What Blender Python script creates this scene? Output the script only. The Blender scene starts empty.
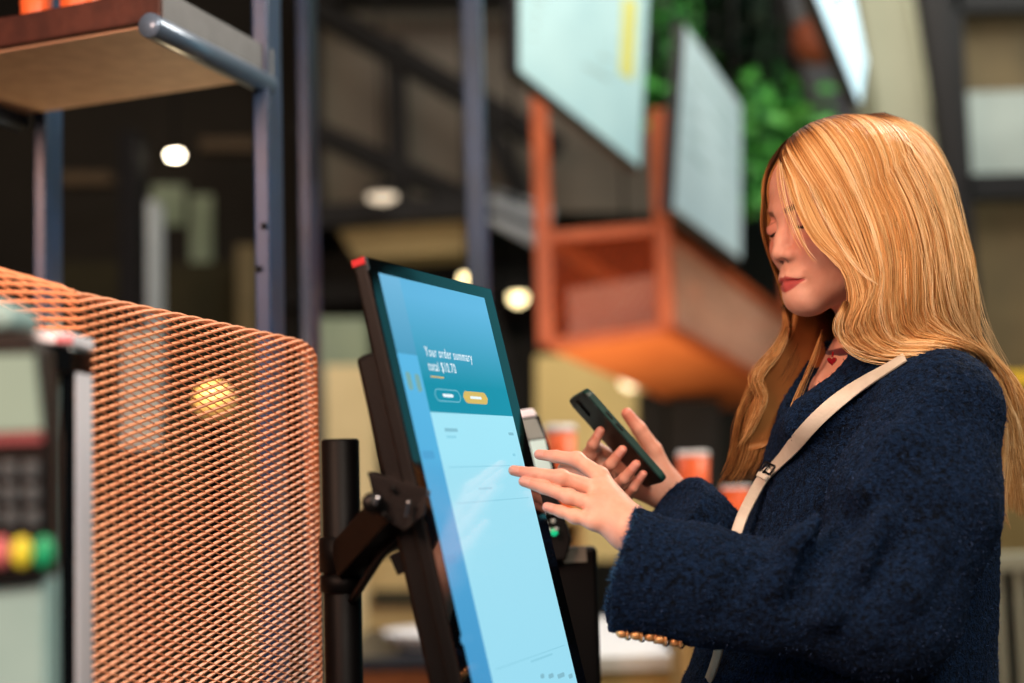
import bpy, bmesh, math, random
import numpy as np
from mathutils import Vector, Matrix, noise as mnoise

random.seed(7)
rng = np.random.default_rng(11)
SC = bpy.context.scene
COL = SC.collection

# ---------------------------------------------------------------- camera
FPX, CZ = 1422.2, 1.22
TILT, ROLL = math.radians(5.0), math.radians(-1.6)
_fw = np.array([0, math.cos(TILT), math.sin(TILT)])
_r0 = np.array([1.0, 0, 0]); _u0 = np.cross(_r0, _fw)
_rt = math.cos(ROLL) * _r0 + math.sin(ROLL) * _u0
_up = np.cross(_rt, _fw)
CAMPOS = np.array([0, 0, CZ])

def P(px, py, Y):
    """world point at depth Y (metres in front of the lens) seen at a photo pixel"""
    d = _fw + _rt * (px - 512) / FPX + _up * (341.5 - py) / FPX
    return CAMPOS + d * (Y / d[1])

def proj(p):
    d = np.asarray(p, float) - CAMPOS; z = d @ _fw
    return np.array([512 + FPX * (d @ _rt) / z, 341.5 - FPX * (d @ _up) / z])

def PA(lst):
    return np.array([P(*q) for q in lst])

cam = bpy.data.cameras.new('camera')
cam.sensor_width = 36.0
cam.lens = 50.0
cam.clip_start = 0.05
cam.clip_end = 100
cam.dof.use_dof = True
cam.dof.focus_distance = 1.54
cam.dof.aperture_fstop = 1.9
cam_o = bpy.data.objects.new('camera', cam)
COL.objects.link(cam_o)
M3 = Matrix((tuple(_rt), tuple(_up), tuple(-_fw))).transposed()
cam_o.matrix_world = Matrix.Translation(CAMPOS) @ M3.to_4x4()
SC.camera = cam_o

def srgb(r, g=None, b=None):
    if g is None:
        h = r.lstrip('#'); r, g, b = (int(h[i:i + 2], 16) for i in (0, 2, 4))
    def f(c):
        c /= 255.0
        return c / 12.92 if c <= 0.04045 else ((c + 0.055) / 1.055) ** 2.4
    return (f(r), f(g), f(b), 1.0)

# ---------------------------------------------------------------- world, lights, exposure
w = bpy.data.worlds.new('World'); SC.world = w; w.use_nodes = True
bg = w.node_tree.nodes['Background']
bg.inputs[0].default_value = srgb('#8fa3b0'); bg.inputs[1].default_value = 0.10
SC.view_settings.view_transform = 'Standard'
SC.view_settings.look = 'None'
SC.view_settings.gamma = 1.0
SC.view_settings.exposure = 0.0
SC.view_settings.use_curve_mapping = False

def lamp(name, kind, loc, target, energy, color, size=1.0, size_y=None):
    l = bpy.data.lights.new(name, kind); l.energy = energy; l.color = color[:3]
    if kind == 'AREA':
        l.size = size
        if size_y: l.shape = 'RECTANGLE'; l.size_y = size_y
    elif kind in ('POINT', 'SPOT'):
        l.shadow_soft_size = size
    o = bpy.data.objects.new(name, l); COL.objects.link(o)
    o.location = loc
    d = Vector(target) - Vector(loc)
    o.rotation_euler = d.to_track_quat('-Z', 'Y').to_euler()
    return o

HEADW = P(840, 250, 1.62)
lamp('ceiling_key_light', 'AREA', (0.75, -1.1, 3.0), HEADW, 64, srgb('#ffeedd'), 0.9)
lamp('face_fill_light', 'AREA', (-1.25, -0.35, 2.35), HEADW, 62, srgb('#ffd2b4'), 0.9)  # added fill from front left, brightens the face
lamp('red_sign_light', 'AREA', (-1.5, -1.1, 2.4), P(640, 200, 1.7), 15, srgb('#ff4a30'), 0.6)
lamp('ceiling_back_light', 'AREA', (1.9, 3.3, 3.3), HEADW, 75, srgb('#fff1df'), 0.7)
lamp('mesh_fill_light', 'AREA', (0.55, 0.55, 3.1), P(170, 520, 1.45), 22, srgb('#ffe6d0'), 0.7)  # added fill aimed at the orange mesh
lamp('hall_light_a', 'AREA', (0.5, 4.6, 4.1), (0.6, 6.0, 1.2), 70, srgb('#fff2e0'), 2.0)
lamp('hall_light_b', 'AREA', (-2.6, 7.0, 4.1), (-2.0, 8.5, 1.0), 16, srgb('#ffe0b4'), 1.6)
lamp('hall_light_c', 'AREA', (3.0, 6.0, 4.1), (2.6, 8.0, 1.6), 40, srgb('#f4f6ee'), 1.8)
lamp('planter_fill_light', 'AREA', (2.3, 4.4, 3.9), P(720, 250, 6.4), 34, srgb('#fff2e2'), .9)  # added fill that brightens the planter side
lamp('counter_fill_light', 'AREA', (0.0, 3.9, 2.15), (0.0, 4.4, .9), 13, srgb('#f0f3ff'), .9)  # added fill over the counters and cups
lamp('planter_fill_from_below', 'AREA', P(640, 520, 5.6), P(670, 330, 5.9), 11, srgb('#ffd9a0'), 0.8)  # added fill from below for the planter bottom

# ---------------------------------------------------------------- materials
def mat(name, col, rough=0.5, metal=0.0, col2=None, nscale=12.0, bump=0.0, bscale=80.0,
        emit=None, estr=1.0, spec=0.5, sheen=0.0, coat=0.0, namt=1.0):
    m = bpy.data.materials.new(name); m.use_nodes = True
    nt = m.node_tree; b = nt.nodes['Principled BSDF']
    b.inputs['Roughness'].default_value = rough
    b.inputs['Metallic'].default_value = metal
    b.inputs['Specular IOR Level'].default_value = spec
    if sheen: b.inputs['Sheen Weight'].default_value = sheen
    if coat: b.inputs['Coat Weight'].default_value = coat
    tc = nt.nodes.new('ShaderNodeTexCoord')
    nz = nt.nodes.new('ShaderNodeTexNoise'); nz.inputs['Scale'].default_value = nscale
    nz.inputs['Detail'].default_value = 4
    nt.links.new(tc.outputs['Object'], nz.inputs['Vector'])
    rp = nt.nodes.new('ShaderNodeValToRGB')
    c = srgb(col) if isinstance(col, str) else col
    if col2 is None:
        c2 = tuple(v * 0.86 for v in c[:3]) + (1,)
    else:
        c2 = srgb(col2) if isinstance(col2, str) else col2
    rp.color_ramp.elements[0].color = c2; rp.color_ramp.elements[0].position = 0.35
    rp.color_ramp.elements[1].color = c; rp.color_ramp.elements[1].position = 0.65
    nt.links.new(nz.outputs['Fac'], rp.inputs['Fac'])
    nt.links.new(rp.outputs['Color'], b.inputs['Base Color'])
    if bump:
        n2 = nt.nodes.new('ShaderNodeTexNoise'); n2.inputs['Scale'].default_value = bscale
        n2.inputs['Detail'].default_value = 3
        nt.links.new(tc.outputs['Object'], n2.inputs['Vector'])
        bp = nt.nodes.new('ShaderNodeBump'); bp.inputs['Strength'].default_value = bump
        bp.inputs['Distance'].default_value = 0.004
        nt.links.new(n2.outputs['Fac'], bp.inputs['Height'])
        nt.links.new(bp.outputs['Normal'], b.inputs['Normal'])
    if emit is not None:
        b.inputs['Emission Color'].default_value = srgb(emit) if isinstance(emit, str) else emit
        b.inputs['Emission Strength'].default_value = estr
    return m

def attr_node(nt, name):
    a = nt.nodes.new('ShaderNodeAttribute'); a.attribute_name = name
    return a

MAT = {}
def mk(key, *a, **k):
    MAT[key] = mat(key, *a, **k); return MAT[key]

mk('black_plastic', '#070709', 0.45, 0.0, '#050506', 20, 0.08, 400, spec=.25)
mk('black_steel', '#040405', 0.5, 0.0, '#030304', 14, 0.05, 300, spec=.16)
mk('black_gloss', '#050607', 0.06, 0.0, '#040505', 10, coat=0.6)
mk('chrome', '#d8d8da', 0.15, 1.0, '#c8c8cc', 10)
mk('red_lit_plastic', '#b01c22', 0.3, 0.0, '#a0181e', 10, emit='#c8202a', estr=0.25)
mk('orange_metal', '#f4ac80', 0.42, 0.0, '#ee9c6e', 9, 0.05, 200)
mk('orange_paint', '#c86436', 0.55, 0.0, '#b8582c', 6)
mk('orange_cup', '#f0703c', 0.45, 0.0, '#e6642f', 8)
mk('navy_steel', '#1b3a60', 0.36, 0.15, '#16304e', 10, 0.03, 200)
mk('wood_dark', '#50291f', 0.5, 0.0, '#3c1c15', 30, 0.1, 120)
mk('wood_ply', '#dcb899', 0.6, 0.0, '#cda688', 30, 0.1, 120)
mk('white_plastic', '#eaf1ff', 0.4, 0.0, '#e0e8f8', 8)
mk('teal_grey_plastic', '#93b9bb', 0.4, 0.0, '#84acae', 8)
mk('floor_tile', '#4b443c', 0.35, 0.0, '#3d3731', 3, 0.05, 30)
mk('wall_brown', '#4d463c', 0.85, 0.0, '#3d3730', 1.5, 0.1, 40)
mk('ceiling_dark', '#1c1b1b', 0.9, 0.0, '#151515', 2)
mk('beam_dark', '#121418', 0.65, 0.0, '#0d0f12', 4, spec=.3)
mk('board_frame', '#2a2c30', 0.5, 0.2)
mk('pillar_grey', '#969c8a', 0.8, 0.0, '#888e7c', 2, 0.1, 30)
mk('cream_panel', '#cdb67c', 0.7, 0.0, '#b8a068', 3)
mk('counter_white', '#dfe3e4', 0.4, 0.0, '#cfd4d6', 4)
mk('skin_trouser', '#1a1b20', 0.8, 0.0, '#15161a', 20)
mk('shoe_black', '#141414', 0.35)

# ---------------------------------------------------------------- mesh helpers
class MB:
    def __init__(s):
        s.v = []; s.f = []; s.m = []; s.n = 0; s.sm = []
    def add(s, verts, faces, mi=0, smooth=False):
        verts = np.asarray(verts, float).reshape(-1, 3)
        s.v.append(verts)
        for f in faces:
            s.f.append([int(i) + s.n for i in f]); s.m.append(mi); s.sm.append(smooth)
        s.n += len(verts)
        return s
    def box(s, c, size, R=None, mi=0):
        h = np.array(size, float) / 2
        v = np.array([(x, y, z) for x in (-1, 1) for y in (-1, 1) for z in (-1, 1)], float) * h
        if R is not None: v = v @ np.asarray(R).T
        v = v + np.asarray(c)
        f = [(0, 1, 3, 2), (4, 6, 7, 5), (0, 4, 5, 1), (2, 3, 7, 6), (0, 2, 6, 4), (1, 5, 7, 3)]
        return s.add(v, f, mi)
    def hexa(s, front, back, mi=0):
        """two matching rings of n points, closed as a solid"""
        n = len(front)
        v = np.vstack([front, back])
        f = [list(range(n))[::-1], list(range(n, 2 * n))]
        for i in range(n):
            j = (i + 1) % n
            f.append((i, j, n + j, n + i))
        return s.add(v, f, mi)
    def tube(s, pts, rad, seg=10, mi=0, smooth=True, cap=True, ell=None):
        pts = np.asarray(pts, float); k = len(pts)
        rad = np.broadcast_to(np.asarray(rad, float), (k,))
        t = np.gradient(pts, axis=0); t /= np.linalg.norm(t, axis=1)[:, None] + 1e-12
        up = np.array([0, 0, 1.0])
        if abs(t[0] @ up) > 0.95: up = np.array([1.0, 0, 0])
        x = np.cross(t[0], up); x /= np.linalg.norm(x)
        ang = np.linspace(0, 2 * np.pi, seg, endpoint=False)
        V = []
        for i in range(k):
            x = x - t[i] * (x @ t[i]); x /= np.linalg.norm(x) + 1e-12
            y = np.cross(t[i], x)
            V.append(pts[i] + rad[i] * (np.cos(ang)[:, None] * x + np.sin(ang)[:, None] * y))
        F = []
        for i in range(k - 1):
            for j in range(seg):
                a = i * seg + j; b = i * seg + (j + 1) % seg
                F.append((a, b, b + seg, a + seg))
        if cap:
            F.append(tuple(range(seg))[::-1]); F.append(tuple((k - 1) * seg + j for j in range(seg)))
        return s.add(np.vstack(V), F, mi, smooth)
    def lathe(s, prof, c, axis=(0, 0, 1), seg=24, mi=0, smooth=True):
        a = np.asarray(axis, float); a /= np.linalg.norm(a)
        h = np.array([1.0, 0, 0]) if abs(a[0]) < 0.9 else np.array([0, 1.0, 0])
        x = np.cross(a, h); x /= np.linalg.norm(x); y = np.cross(a, x)
        ang = np.linspace(0, 2 * np.pi, seg, endpoint=False)
        V = []
        for r, z in prof:
            V.append(np.asarray(c) + a * z + r * (np.cos(ang)[:, None] * x + np.sin(ang)[:, None] * y))
        F = []
        k = len(prof)
        for i in range(k - 1):
            for j in range(seg):
                p = i * seg + j; q = i * seg + (j + 1) % seg
                F.append((p, q, q + seg, p + seg))
        F.append(tuple(range(seg))[::-1]); F.append(tuple((k - 1) * seg + j for j in range(seg)))
        return s.add(np.vstack(V), F, mi, smooth)
    def ball(s, c, r, R=None, seg=16, rings=10, mi=0):
        r = np.broadcast_to(np.asarray(r, float), (3,))
        V = []; F = []
        for i in range(rings + 1):
            th = math.pi * i / rings
            for j in range(seg):
                ph = 2 * math.pi * j / seg
                V.append((math.sin(th) * math.cos(ph), math.sin(th) * math.sin(ph), math.cos(th)))
        V = np.array(V) * r
        if R is not None: V = V @ np.asarray(R).T
        for i in range(rings):
            for j in range(seg):
                a = i * seg + j; b = i * seg + (j + 1) % seg
                F.append((a, a + seg, b + seg, b))
        return s.add(V + np.asarray(c), F, mi, True)
    def build(s, name, mats, parent=None, bevel=0.0, bseg=2, fixn=True, label=None):
        me = bpy.data.meshes.new(name)
        me.from_pydata(np.vstack(s.v).tolist(), [], s.f)
        if not isinstance(mats, (list, tuple)): mats = [mats]
        for m in mats: me.materials.append(MAT[m] if isinstance(m, str) else m)
        me.polygons.foreach_set('material_index', np.array(s.m, dtype=np.int32))
        me.polygons.foreach_set('use_smooth', np.array(s.sm, dtype=bool))
        if fixn:
            bm = bmesh.new(); bm.from_mesh(me)
            bmesh.ops.remove_doubles(bm, verts=bm.verts, dist=1e-6)
            bmesh.ops.recalc_face_normals(bm, faces=bm.faces)
            bm.to_mesh(me); bm.free()
        me.update()
        o = bpy.data.objects.new(name, me); COL.objects.link(o)
        if parent is not None:
            o.parent = parent
            o.matrix_parent_inverse = PINV.get(parent.name, Matrix.Identity(4))
        if bevel > 0:
            md = o.modifiers.new('bevel', 'BEVEL'); md.width = bevel; md.segments = bseg
            md.limit_method = 'ANGLE'; md.angle_limit = math.radians(40)
        if label: o['label'] = label
        return o

PINV = {}
def tag(o, label, cat, group=None, kind=None):
    o['label'] = label; o['category'] = cat
    if group: o['group'] = group
    if kind: o['kind'] = kind
    return o

def thing(name, label, cat, loc=(0, 0, 0), group=None):
    o = bpy.data.objects.new(name, None); COL.objects.link(o)
    o.empty_display_size = 0.05
    o.location = tuple(float(c) for c in loc)
    PINV[o.name] = Matrix.Translation(-Vector(o.location))
    return tag(o, label, cat, group)

def struct(o):
    o['kind'] = 'structure'; return o

def nrm(v):
    v = np.asarray(v, float); return v / (np.linalg.norm(v) + 1e-12)

def catmull(pts, n):
    """smooth resample of a polyline to n points, even in length"""
    pts = np.asarray(pts, float)
    p = np.vstack([2 * pts[0] - pts[1], pts, 2 * pts[-1] - pts[-2]])
    out = []
    for i in range(1, len(p) - 2):
        t = np.linspace(0, 1, 12, endpoint=False)[:, None]
        a, b, c, d = p[i - 1], p[i], p[i + 1], p[i + 2]
        out.append(0.5 * ((2 * b) + (-a + c) * t + (2 * a - 5 * b + 4 * c - d) * t ** 2 + (-a + 3 * b - 3 * c + d) * t ** 3))
    out = np.vstack(out + [pts[-1:]])
    L = np.r_[0, np.cumsum(np.linalg.norm(np.diff(out, axis=0), axis=1))]
    q = np.linspace(0, L[-1], n)
    return np.stack([np.interp(q, L, out[:, k]) for k in range(out.shape[1])], 1)

# ---------------------------------------------------------------- implicit-surface modelling
import openvdb
class Field:
    def __init__(s, lo, hi, h):
        s.lo = np.asarray(lo, float); s.h = h
        n = np.ceil((np.asarray(hi) - s.lo) / h).astype(int) + 1
        ax = [(s.lo[i] + h * np.arange(n[i])).astype(np.float32) for i in range(3)]
        s.x, s.y, s.z = ax[0][:, None, None], ax[1][None, :, None], ax[2][None, None, :]
        s.shape = tuple(n)
        s.d = np.full(s.shape, 1.0, np.float32)
    def cap(s, a, b, ra, rb):
        a = np.asarray(a, np.float32); b = np.asarray(b, np.float32)
        ab = b - a; L2 = float(ab @ ab) + 1e-12
        px, py, pz = s.x - a[0], s.y - a[1], s.z - a[2]
        t = np.clip((px * ab[0] + py * ab[1] + pz * ab[2]) / L2, 0, 1)
        return np.sqrt((px - ab[0] * t) ** 2 + (py - ab[1] * t) ** 2 + (pz - ab[2] * t) ** 2) - (ra + (rb - ra) * t)
    def ell(s, c, r, R=None):
        px, py, pz = s.x - np.float32(c[0]), s.y - np.float32(c[1]), s.z - np.float32(c[2])
        if R is None: R = np.eye(3)
        q = [(px * np.float32(R[0][k]) + py * np.float32(R[1][k]) + pz * np.float32(R[2][k])) for k in range(3)]
        k0 = np.sqrt((q[0] / r[0]) ** 2 + (q[1] / r[1]) ** 2 + (q[2] / r[2]) ** 2)
        k1 = np.sqrt((q[0] / r[0] ** 2) ** 2 + (q[1] / r[1] ** 2) ** 2 + (q[2] / r[2] ** 2) ** 2)
        return k0 * (k0 - 1) / (k1 + 1e-9)
    @staticmethod
    def smin(a, b, k):
        if k <= 0: return np.minimum(a, b)
        h = np.maximum(k - np.abs(a - b), 0) / k
        return np.minimum(a, b) - h * h * k * 0.25
    def U(s, d, k=0.01): s.d = s.smin(s.d, d, k); return s
    def S(s, d, k=0.01): s.d = -s.smin(-s.d, d, k); return s
    def mesh(s):
        g = openvdb.FloatGrid(); g.background = 1.0
        g.copyFromArray(np.ascontiguousarray(s.d, dtype=np.float32))
        pts, quads = g.convertToQuads(isovalue=0.0)
        pts = np.asarray(pts, float) * s.h + s.lo
        quads = np.asarray(quads)[:, ::-1]
        # make sure faces point outward
        a, b, c = pts[quads[:, 0]], pts[quads[:, 1]], pts[quads[:, 2]]
        nn = np.cross(b - a, c - a)
        vol = float(np.sum(np.einsum('ij,ij->i', a - pts.mean(0), nn)))
        if vol < 0: quads = quads[:, ::-1]
        return pts, quads

def vnormals(p, q):
    n = np.zeros_like(p)
    fn = np.cross(p[q[:, 2]] - p[q[:, 0]], p[q[:, 3]] - p[q[:, 1]])
    for k in range(4): np.add.at(n, q[:, k], fn)
    return n / (np.linalg.norm(n, axis=1)[:, None] + 1e-12)

def relax(p, q, it=2, f=0.5):
    e = np.vstack([q[:, [0, 1]], q[:, [1, 2]], q[:, [2, 3]], q[:, [3, 0]]])
    e = np.vstack([e, e[:, ::-1]])
    deg = np.bincount(e[:, 0], minlength=len(p)).astype(float)[:, None]
    for _ in range(it):
        acc = np.zeros_like(p)
        for k in range(3): acc[:, k] = np.bincount(e[:, 0], weights=p[e[:, 1], k], minlength=len(p))
        p = p + f * (acc / np.maximum(deg, 1) - p)
    return p

def mesh_from(name, pieces, mats, parent=None, attrs=None):
    """pieces: list of (pts, quads, material index); attrs: {name: [arrays]}"""
    V = np.vstack([p for p, q, m in pieces]); Q = []; MI = []; o = 0
    for p, q, m in pieces:
        Q.append(np.asarray(q) + o); MI += [m] * len(q); o += len(p)
    Q = np.vstack(Q)
    me = bpy.data.meshes.new(name)
    nf = len(Q)
    me.vertices.add(len(V)); me.vertices.foreach_set('co', V.astype(np.float32).ravel())
    me.loops.add(nf * 4); me.loops.foreach_set('vertex_index', Q.astype(np.int32).ravel())
    me.polygons.add(nf); me.polygons.foreach_set('loop_start', np.arange(0, nf * 4, 4, dtype=np.int32))
    me.polygons.foreach_set('material_index', np.array(MI, dtype=np.int32))
    me.polygons.foreach_set('use_smooth', np.ones(nf, dtype=bool))
    for m in mats: me.materials.append(MAT[m] if isinstance(m, str) else m)
    me.update(calc_edges=True); me.validate()
    for k, arrs in (attrs or {}).items():
        a = me.attributes.new(k, 'FLOAT', 'POINT')
        a.data.foreach_set('value', np.concatenate(arrs).astype(np.float32))
    ob = bpy.data.objects.new(name, me); COL.objects.link(ob)
    if parent is not None:
        ob.parent = parent; ob.matrix_parent_inverse = PINV.get(parent.name, Matrix.Identity(4))
    return ob

# ================================================================ PERSON
# --- skin, hair and cloth materials
def skin_material():
    m = mat('skin', '#e2ae96', 0.46, 0.0, '#d8a088', 60, 0.12, 900, spec=0.4)
    nt = m.node_tree; b = nt.nodes['Principled BSDF']
    b.inputs['Subsurface Weight'].default_value = 0.18
    b.inputs['Subsurface Radius'].default_value = (0.012, 0.005, 0.003)
    b.inputs['Subsurface Scale'].default_value = 0.6
    src = b.inputs['Base Color'].links[0].from_socket
    for name, col in (('blush', '#c96a56'), ('lips', '#b4504c'), ('brow', '#4a3026'), ('lash', '#130d0b'),
                      ('nail', '#e2a99a')):
        a = attr_node(nt, name)
        mx = nt.nodes.new('ShaderNodeMix'); mx.data_type = 'RGBA'
        nt.links.new(a.outputs['Fac'], mx.inputs[0])
        nt.links.new(src, mx.inputs[6]); mx.inputs[7].default_value = srgb(col)
        src = mx.outputs[2]
    nt.links.new(src, b.inputs['Base Color'])
    MAT['skin'] = m
skin_material()

def hair_material():
    m = bpy.data.materials.new('blonde_hair'); m.use_nodes = True
    nt = m.node_tree; b = nt.nodes['Principled BSDF']
    b.inputs['Roughness'].default_value = 0.42
    b.inputs['Specular IOR Level'].default_value = 0.35
    b.inputs['Specular Tint'].default_value = srgb('#ffe0b0')
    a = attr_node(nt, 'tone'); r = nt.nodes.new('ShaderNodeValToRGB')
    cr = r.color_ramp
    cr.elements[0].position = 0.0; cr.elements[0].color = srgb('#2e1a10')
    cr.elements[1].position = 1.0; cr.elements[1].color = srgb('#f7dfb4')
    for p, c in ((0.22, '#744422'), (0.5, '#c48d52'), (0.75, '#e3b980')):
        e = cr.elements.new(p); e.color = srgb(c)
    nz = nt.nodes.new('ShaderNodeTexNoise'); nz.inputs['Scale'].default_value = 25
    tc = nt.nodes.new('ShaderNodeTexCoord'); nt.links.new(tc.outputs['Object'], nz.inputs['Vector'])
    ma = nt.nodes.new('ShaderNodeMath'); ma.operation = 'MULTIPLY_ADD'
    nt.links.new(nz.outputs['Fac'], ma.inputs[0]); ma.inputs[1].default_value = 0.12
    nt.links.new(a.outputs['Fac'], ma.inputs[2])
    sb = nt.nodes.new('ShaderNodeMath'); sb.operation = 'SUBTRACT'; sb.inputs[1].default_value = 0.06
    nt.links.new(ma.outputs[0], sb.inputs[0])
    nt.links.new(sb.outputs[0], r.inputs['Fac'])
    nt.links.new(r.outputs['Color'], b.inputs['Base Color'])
    b.inputs['Subsurface Weight'].default_value = 0.0
    MAT['hair'] = m
hair_material()

def cloth_material():
    m = mat('navy_boucle', '#112644', 0.95, 0.0, '#040910', 210, 1.0, 420, spec=0.10, sheen=0.18)
    b = m.node_tree.nodes['Principled BSDF']
    b.inputs['Sheen Roughness'].default_value = 0.5
    b.inputs['Sheen Tint'].default_value = srgb('#3f6496')
    for n in m.node_tree.nodes:
        if n.bl_idname == 'ShaderNodeBump': n.inputs['Distance'].default_value = 0.006
    MAT['coat'] = m
cloth_material()
mk('velvet_red', '#58101a', 0.8, 0.0, '#460a13', 60, sheen=0.3)
mk('ruby', '#a01224', 0.12, 0.0, '#8a0d1c', 30, coat=0.6)
mk('cream_leather', '#cfc8b8', 0.45, 0.0, '#c0b8a6', 40, 0.15, 300)
mk('gold', '#e6b47c', 0.3, 0.5, '#d09a60', 20)
mk('pearl', '#e6d6c0', 0.2, 0.2, '#dccab2', 20)
mk('phone_green', '#17403a', 0.4, 0.0, '#133530', 20)
mk('phone_black', '#08090b', 0.4, 0.0, '#060708', 20, spec=.3)
mk('dark_metal', '#2a2a2c', 0.3, 0.9)

# --- head frame
YAW = math.radians(68); PITCH = math.radians(8)
F0 = np.array([-math.sin(YAW), -math.cos(YAW), 0]); Z = np.array([0, 0, 1.0])
L_ = np.cross(Z, F0)
Fh = F0 * math.cos(PITCH) - Z * math.sin(PITCH)
Uh = Z * math.cos(PITCH) + F0 * math.sin(PITCH)
RH = np.stack([Fh, L_, Uh], 1)            # columns: forward, left, up
NOSE = np.array([0.107, 0, -0.036])
HC = P(773, 253, 1.60) - RH @ NOSE        # world place of the head's own origin
def HW(p): return HC + RH @ np.asarray(p, float)

N0 = P(880, 350, 1.665)                   # base of the neck
Fb = nrm(np.array([-0.985, -0.17, 0])); Lb = np.cross(Z, Fb)

def build_head():
    mm = 0.001
    Fd = Field(np.array([-120, -95, -215]) * mm, np.array([122, 95, 118]) * mm, 1.25 * mm)
    def C(a, b, ra, rb): return Fd.cap(np.array(a) * mm, np.array(b) * mm, ra * mm, rb * mm)
    def E(c, r, R=None): return Fd.ell(np.array(c) * mm, np.array(r) * mm, R)
    Fd.U(E((-10, 0, 30), (93, 73, 72)), 0)
    Fd.U(E((26, 0, -14), (60, 60, 78)), .02)
    Fd.U(E((38, 0, 34), (42, 55, 44)), .02)                 # forehead
    Fd.U(E((50, 0, -60), (41, 35, 42)), .025)               # muzzle
    for s in (-1, 1):
        Fd.U(C((0, s * 48, -50), (70, s * 8, -90), 12, 12), .03)     # jaw
        Fd.U(E((57, s * 36, -30), (25, 23, 24)), .022)               # cheek
        Fd.U(C((81, s * 10, 10), (69, s * 46, 11), 7, 7), .014)      # brow ridge
        Fd.S(E((93, s * 30, -6), (13, 19, 11)), .014)                # socket
    Fd.U(E((77, 0, -90), (17, 18, 15)), .02)               # chin
    Fd.U(C((82, 0, 6), (92, 0, -22), 6, 7), .012)           # nose bridge
    Fd.U(C((92, 0, -22), (98.5, 0, -37), 7, 8.6), .009)
    for s in (-1, 1):
        Fd.U(E((91, s * 11, -41), (9, 7, 7)), .006)         # wings
        Fd.U(E((71.5, s * 31, -7), (15.5, 17, 13.0)), .005) # lid over eyeball
    for s in (-1, 1):
        Fd.S(E((97, s * 5.5, -46.5), (5, 3, 2.6)), .003)    # nostril
    # lips
    Fd.U(E((86, 0, -66.5), (10, 22, 10)), .012)
    for s in (-1, 1):
        Fd.U(C((94.5, s * 4, -65.2), (83.5, s * 21, -70.5), 5.0, 2.5), .004)
        Fd.U(C((93.0, s * 0, -76.2), (83.5, s * 19, -72), 5.6, 2.6), .004)
        Fd.S(C((101.5, 0, -70.5), (87.5, s * 24, -71.8), 1.6, 1.0), .003)
        # eyelid crease / lash slit
        Fd.S(C((87.5, s * 18, -11), (87.8, s * 32, -14), 1.0, 1.0), .0015)
        Fd.S(C((87.8, s * 32, -14), (79.5, s * 45, -10.5), 1.0, .8), .0015)
        Fd.S(C((85.5, s * 20, 0), (85.5, s * 33, 1.5), .8, .8), .002)
        Fd.S(C((85.5, s * 33, 1.5), (77, s * 45, -2), .8, .6), .002)
        Fd.U(E((-6, s * 73, -14), (15, 6, 29)), .006)       # ear
        Fd.S(E((-2, s * 80, -12), (8, 5, 18)), .005)
    Fd.S(E((105, 0, -56), (5.5, 3.2, 8)), .006)               # philtrum
    # neck in the head's frame
    nb = RH.T @ (N0 + np.array([0.01, 0, -0.05]) - HC)
    nt_ = np.array([-0.022, 0, -0.06])
    Fd.U(Fd.cap(nt_, nb, 0.046, 0.049), .03)
    p, q = Fd.mesh()
    p = relax(p, q, 2, .4)
    f, l, u = (p / mm).T
    al = np.abs(l)
    def g(d, w): return np.exp(-(d / w) ** 2)
    def ss(x, a, b): t = np.clip((x - a) / (b - a), 0, 1); return t * t * (3 - 2 * t)
    w = 24.0
    top = -65.0 - 6.5 * (al / w) ** 2 + 1.2 * g(al - 5, 5) - .6 * g(al, 2.5)
    bot = -82.3 + 10.5 * (al / w) ** 2
    lips = ss(top - u, -.6, .9) * ss(u - bot, -.6, .9) * (al < w) * (f > 78)
    brow_c = 8.5 + 3.5 * np.clip((al - 10) / 22, 0, 1) - 6.0 * np.clip((al - 34) / 18, 0, 1)
    brow = ss(3.6 - np.abs(u - brow_c), -.5, 2.0) * ss(al, 9, 14) * (1 - ss(al, 46, 53)) * (f > 45) * .8
    lash_c = -11.2 - 3.0 * np.clip((al - 18) / 14, 0, 1) + 3.8 * np.clip((al - 32) / 13, 0, 1)
    lash = ss(1.9 - np.abs(u - lash_c), -.4, 1.0) * ss(al, 15, 18) * (1 - ss(al, 44, 48)) * (f > 70)
    crease = 0.35 * ss(1.0 - np.abs(u - (lash_c + 13.5)), -.6, .6) * ss(al, 18, 24) * (1 - ss(al, 40, 46)) * (f > 70)
    nost = ss(1.2 - np.sqrt(((al - 5.5) / 3.2) ** 2 + ((u + 47) / 3.0) ** 2), 0, .5) * (f > 90) * .7
    blush = .16 * (u > -115) * (f > 30) * ss(u, -70, 20) + .45 * g(np.sqrt((al - 38) ** 2 + (u + 30) ** 2), 24) * (f > 40) + .3 * g(np.sqrt((al - 32) ** 2 + (u - 5) ** 2), 14) * (f > 60)  # cheek blush plus red light painted over forehead and cheeks
    return HC + p @ RH.T, q, dict(lips=lips, brow=brow, lash=np.clip(lash + crease + nost, 0, 1), blush=blush)  # lash mask also paints shade into lid crease and nostrils

# --- hands -------------------------------------------------------
NEARY = 1.0
TL, TR, BLp = P(366, 257, 1.32), P(491, 289, 1.5874), P(463, 683, 1.2852)
SU = nrm(TR - TL); SV = nrm(BLp - TL); SV = nrm(SV - SU * (SV @ SU)); SN = nrm(np.cross(SV, SU))
if SN[0] < 0: SN = -SN
SW = float(np.linalg.norm(TR - TL)); SH = 0.495
def scr(px, py):
    """(across, down) in the display's own plane, for a photo pixel"""
    d = P(px, py, 1.0) - CAMPOS
    t = ((TL - CAMPOS) @ SN) / (d @ SN)
    q = CAMPOS + d * t - TL
    return float(q @ SU), float(q @ SV)
def scrW(s, t, n=0.0): return TL + SU * s + SV * t + SN * n
TOUCH = scrW(*scr(508, 472), 0.0065)
print('touch point depth', TOUCH[1], 'screen w', SW)

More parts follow.
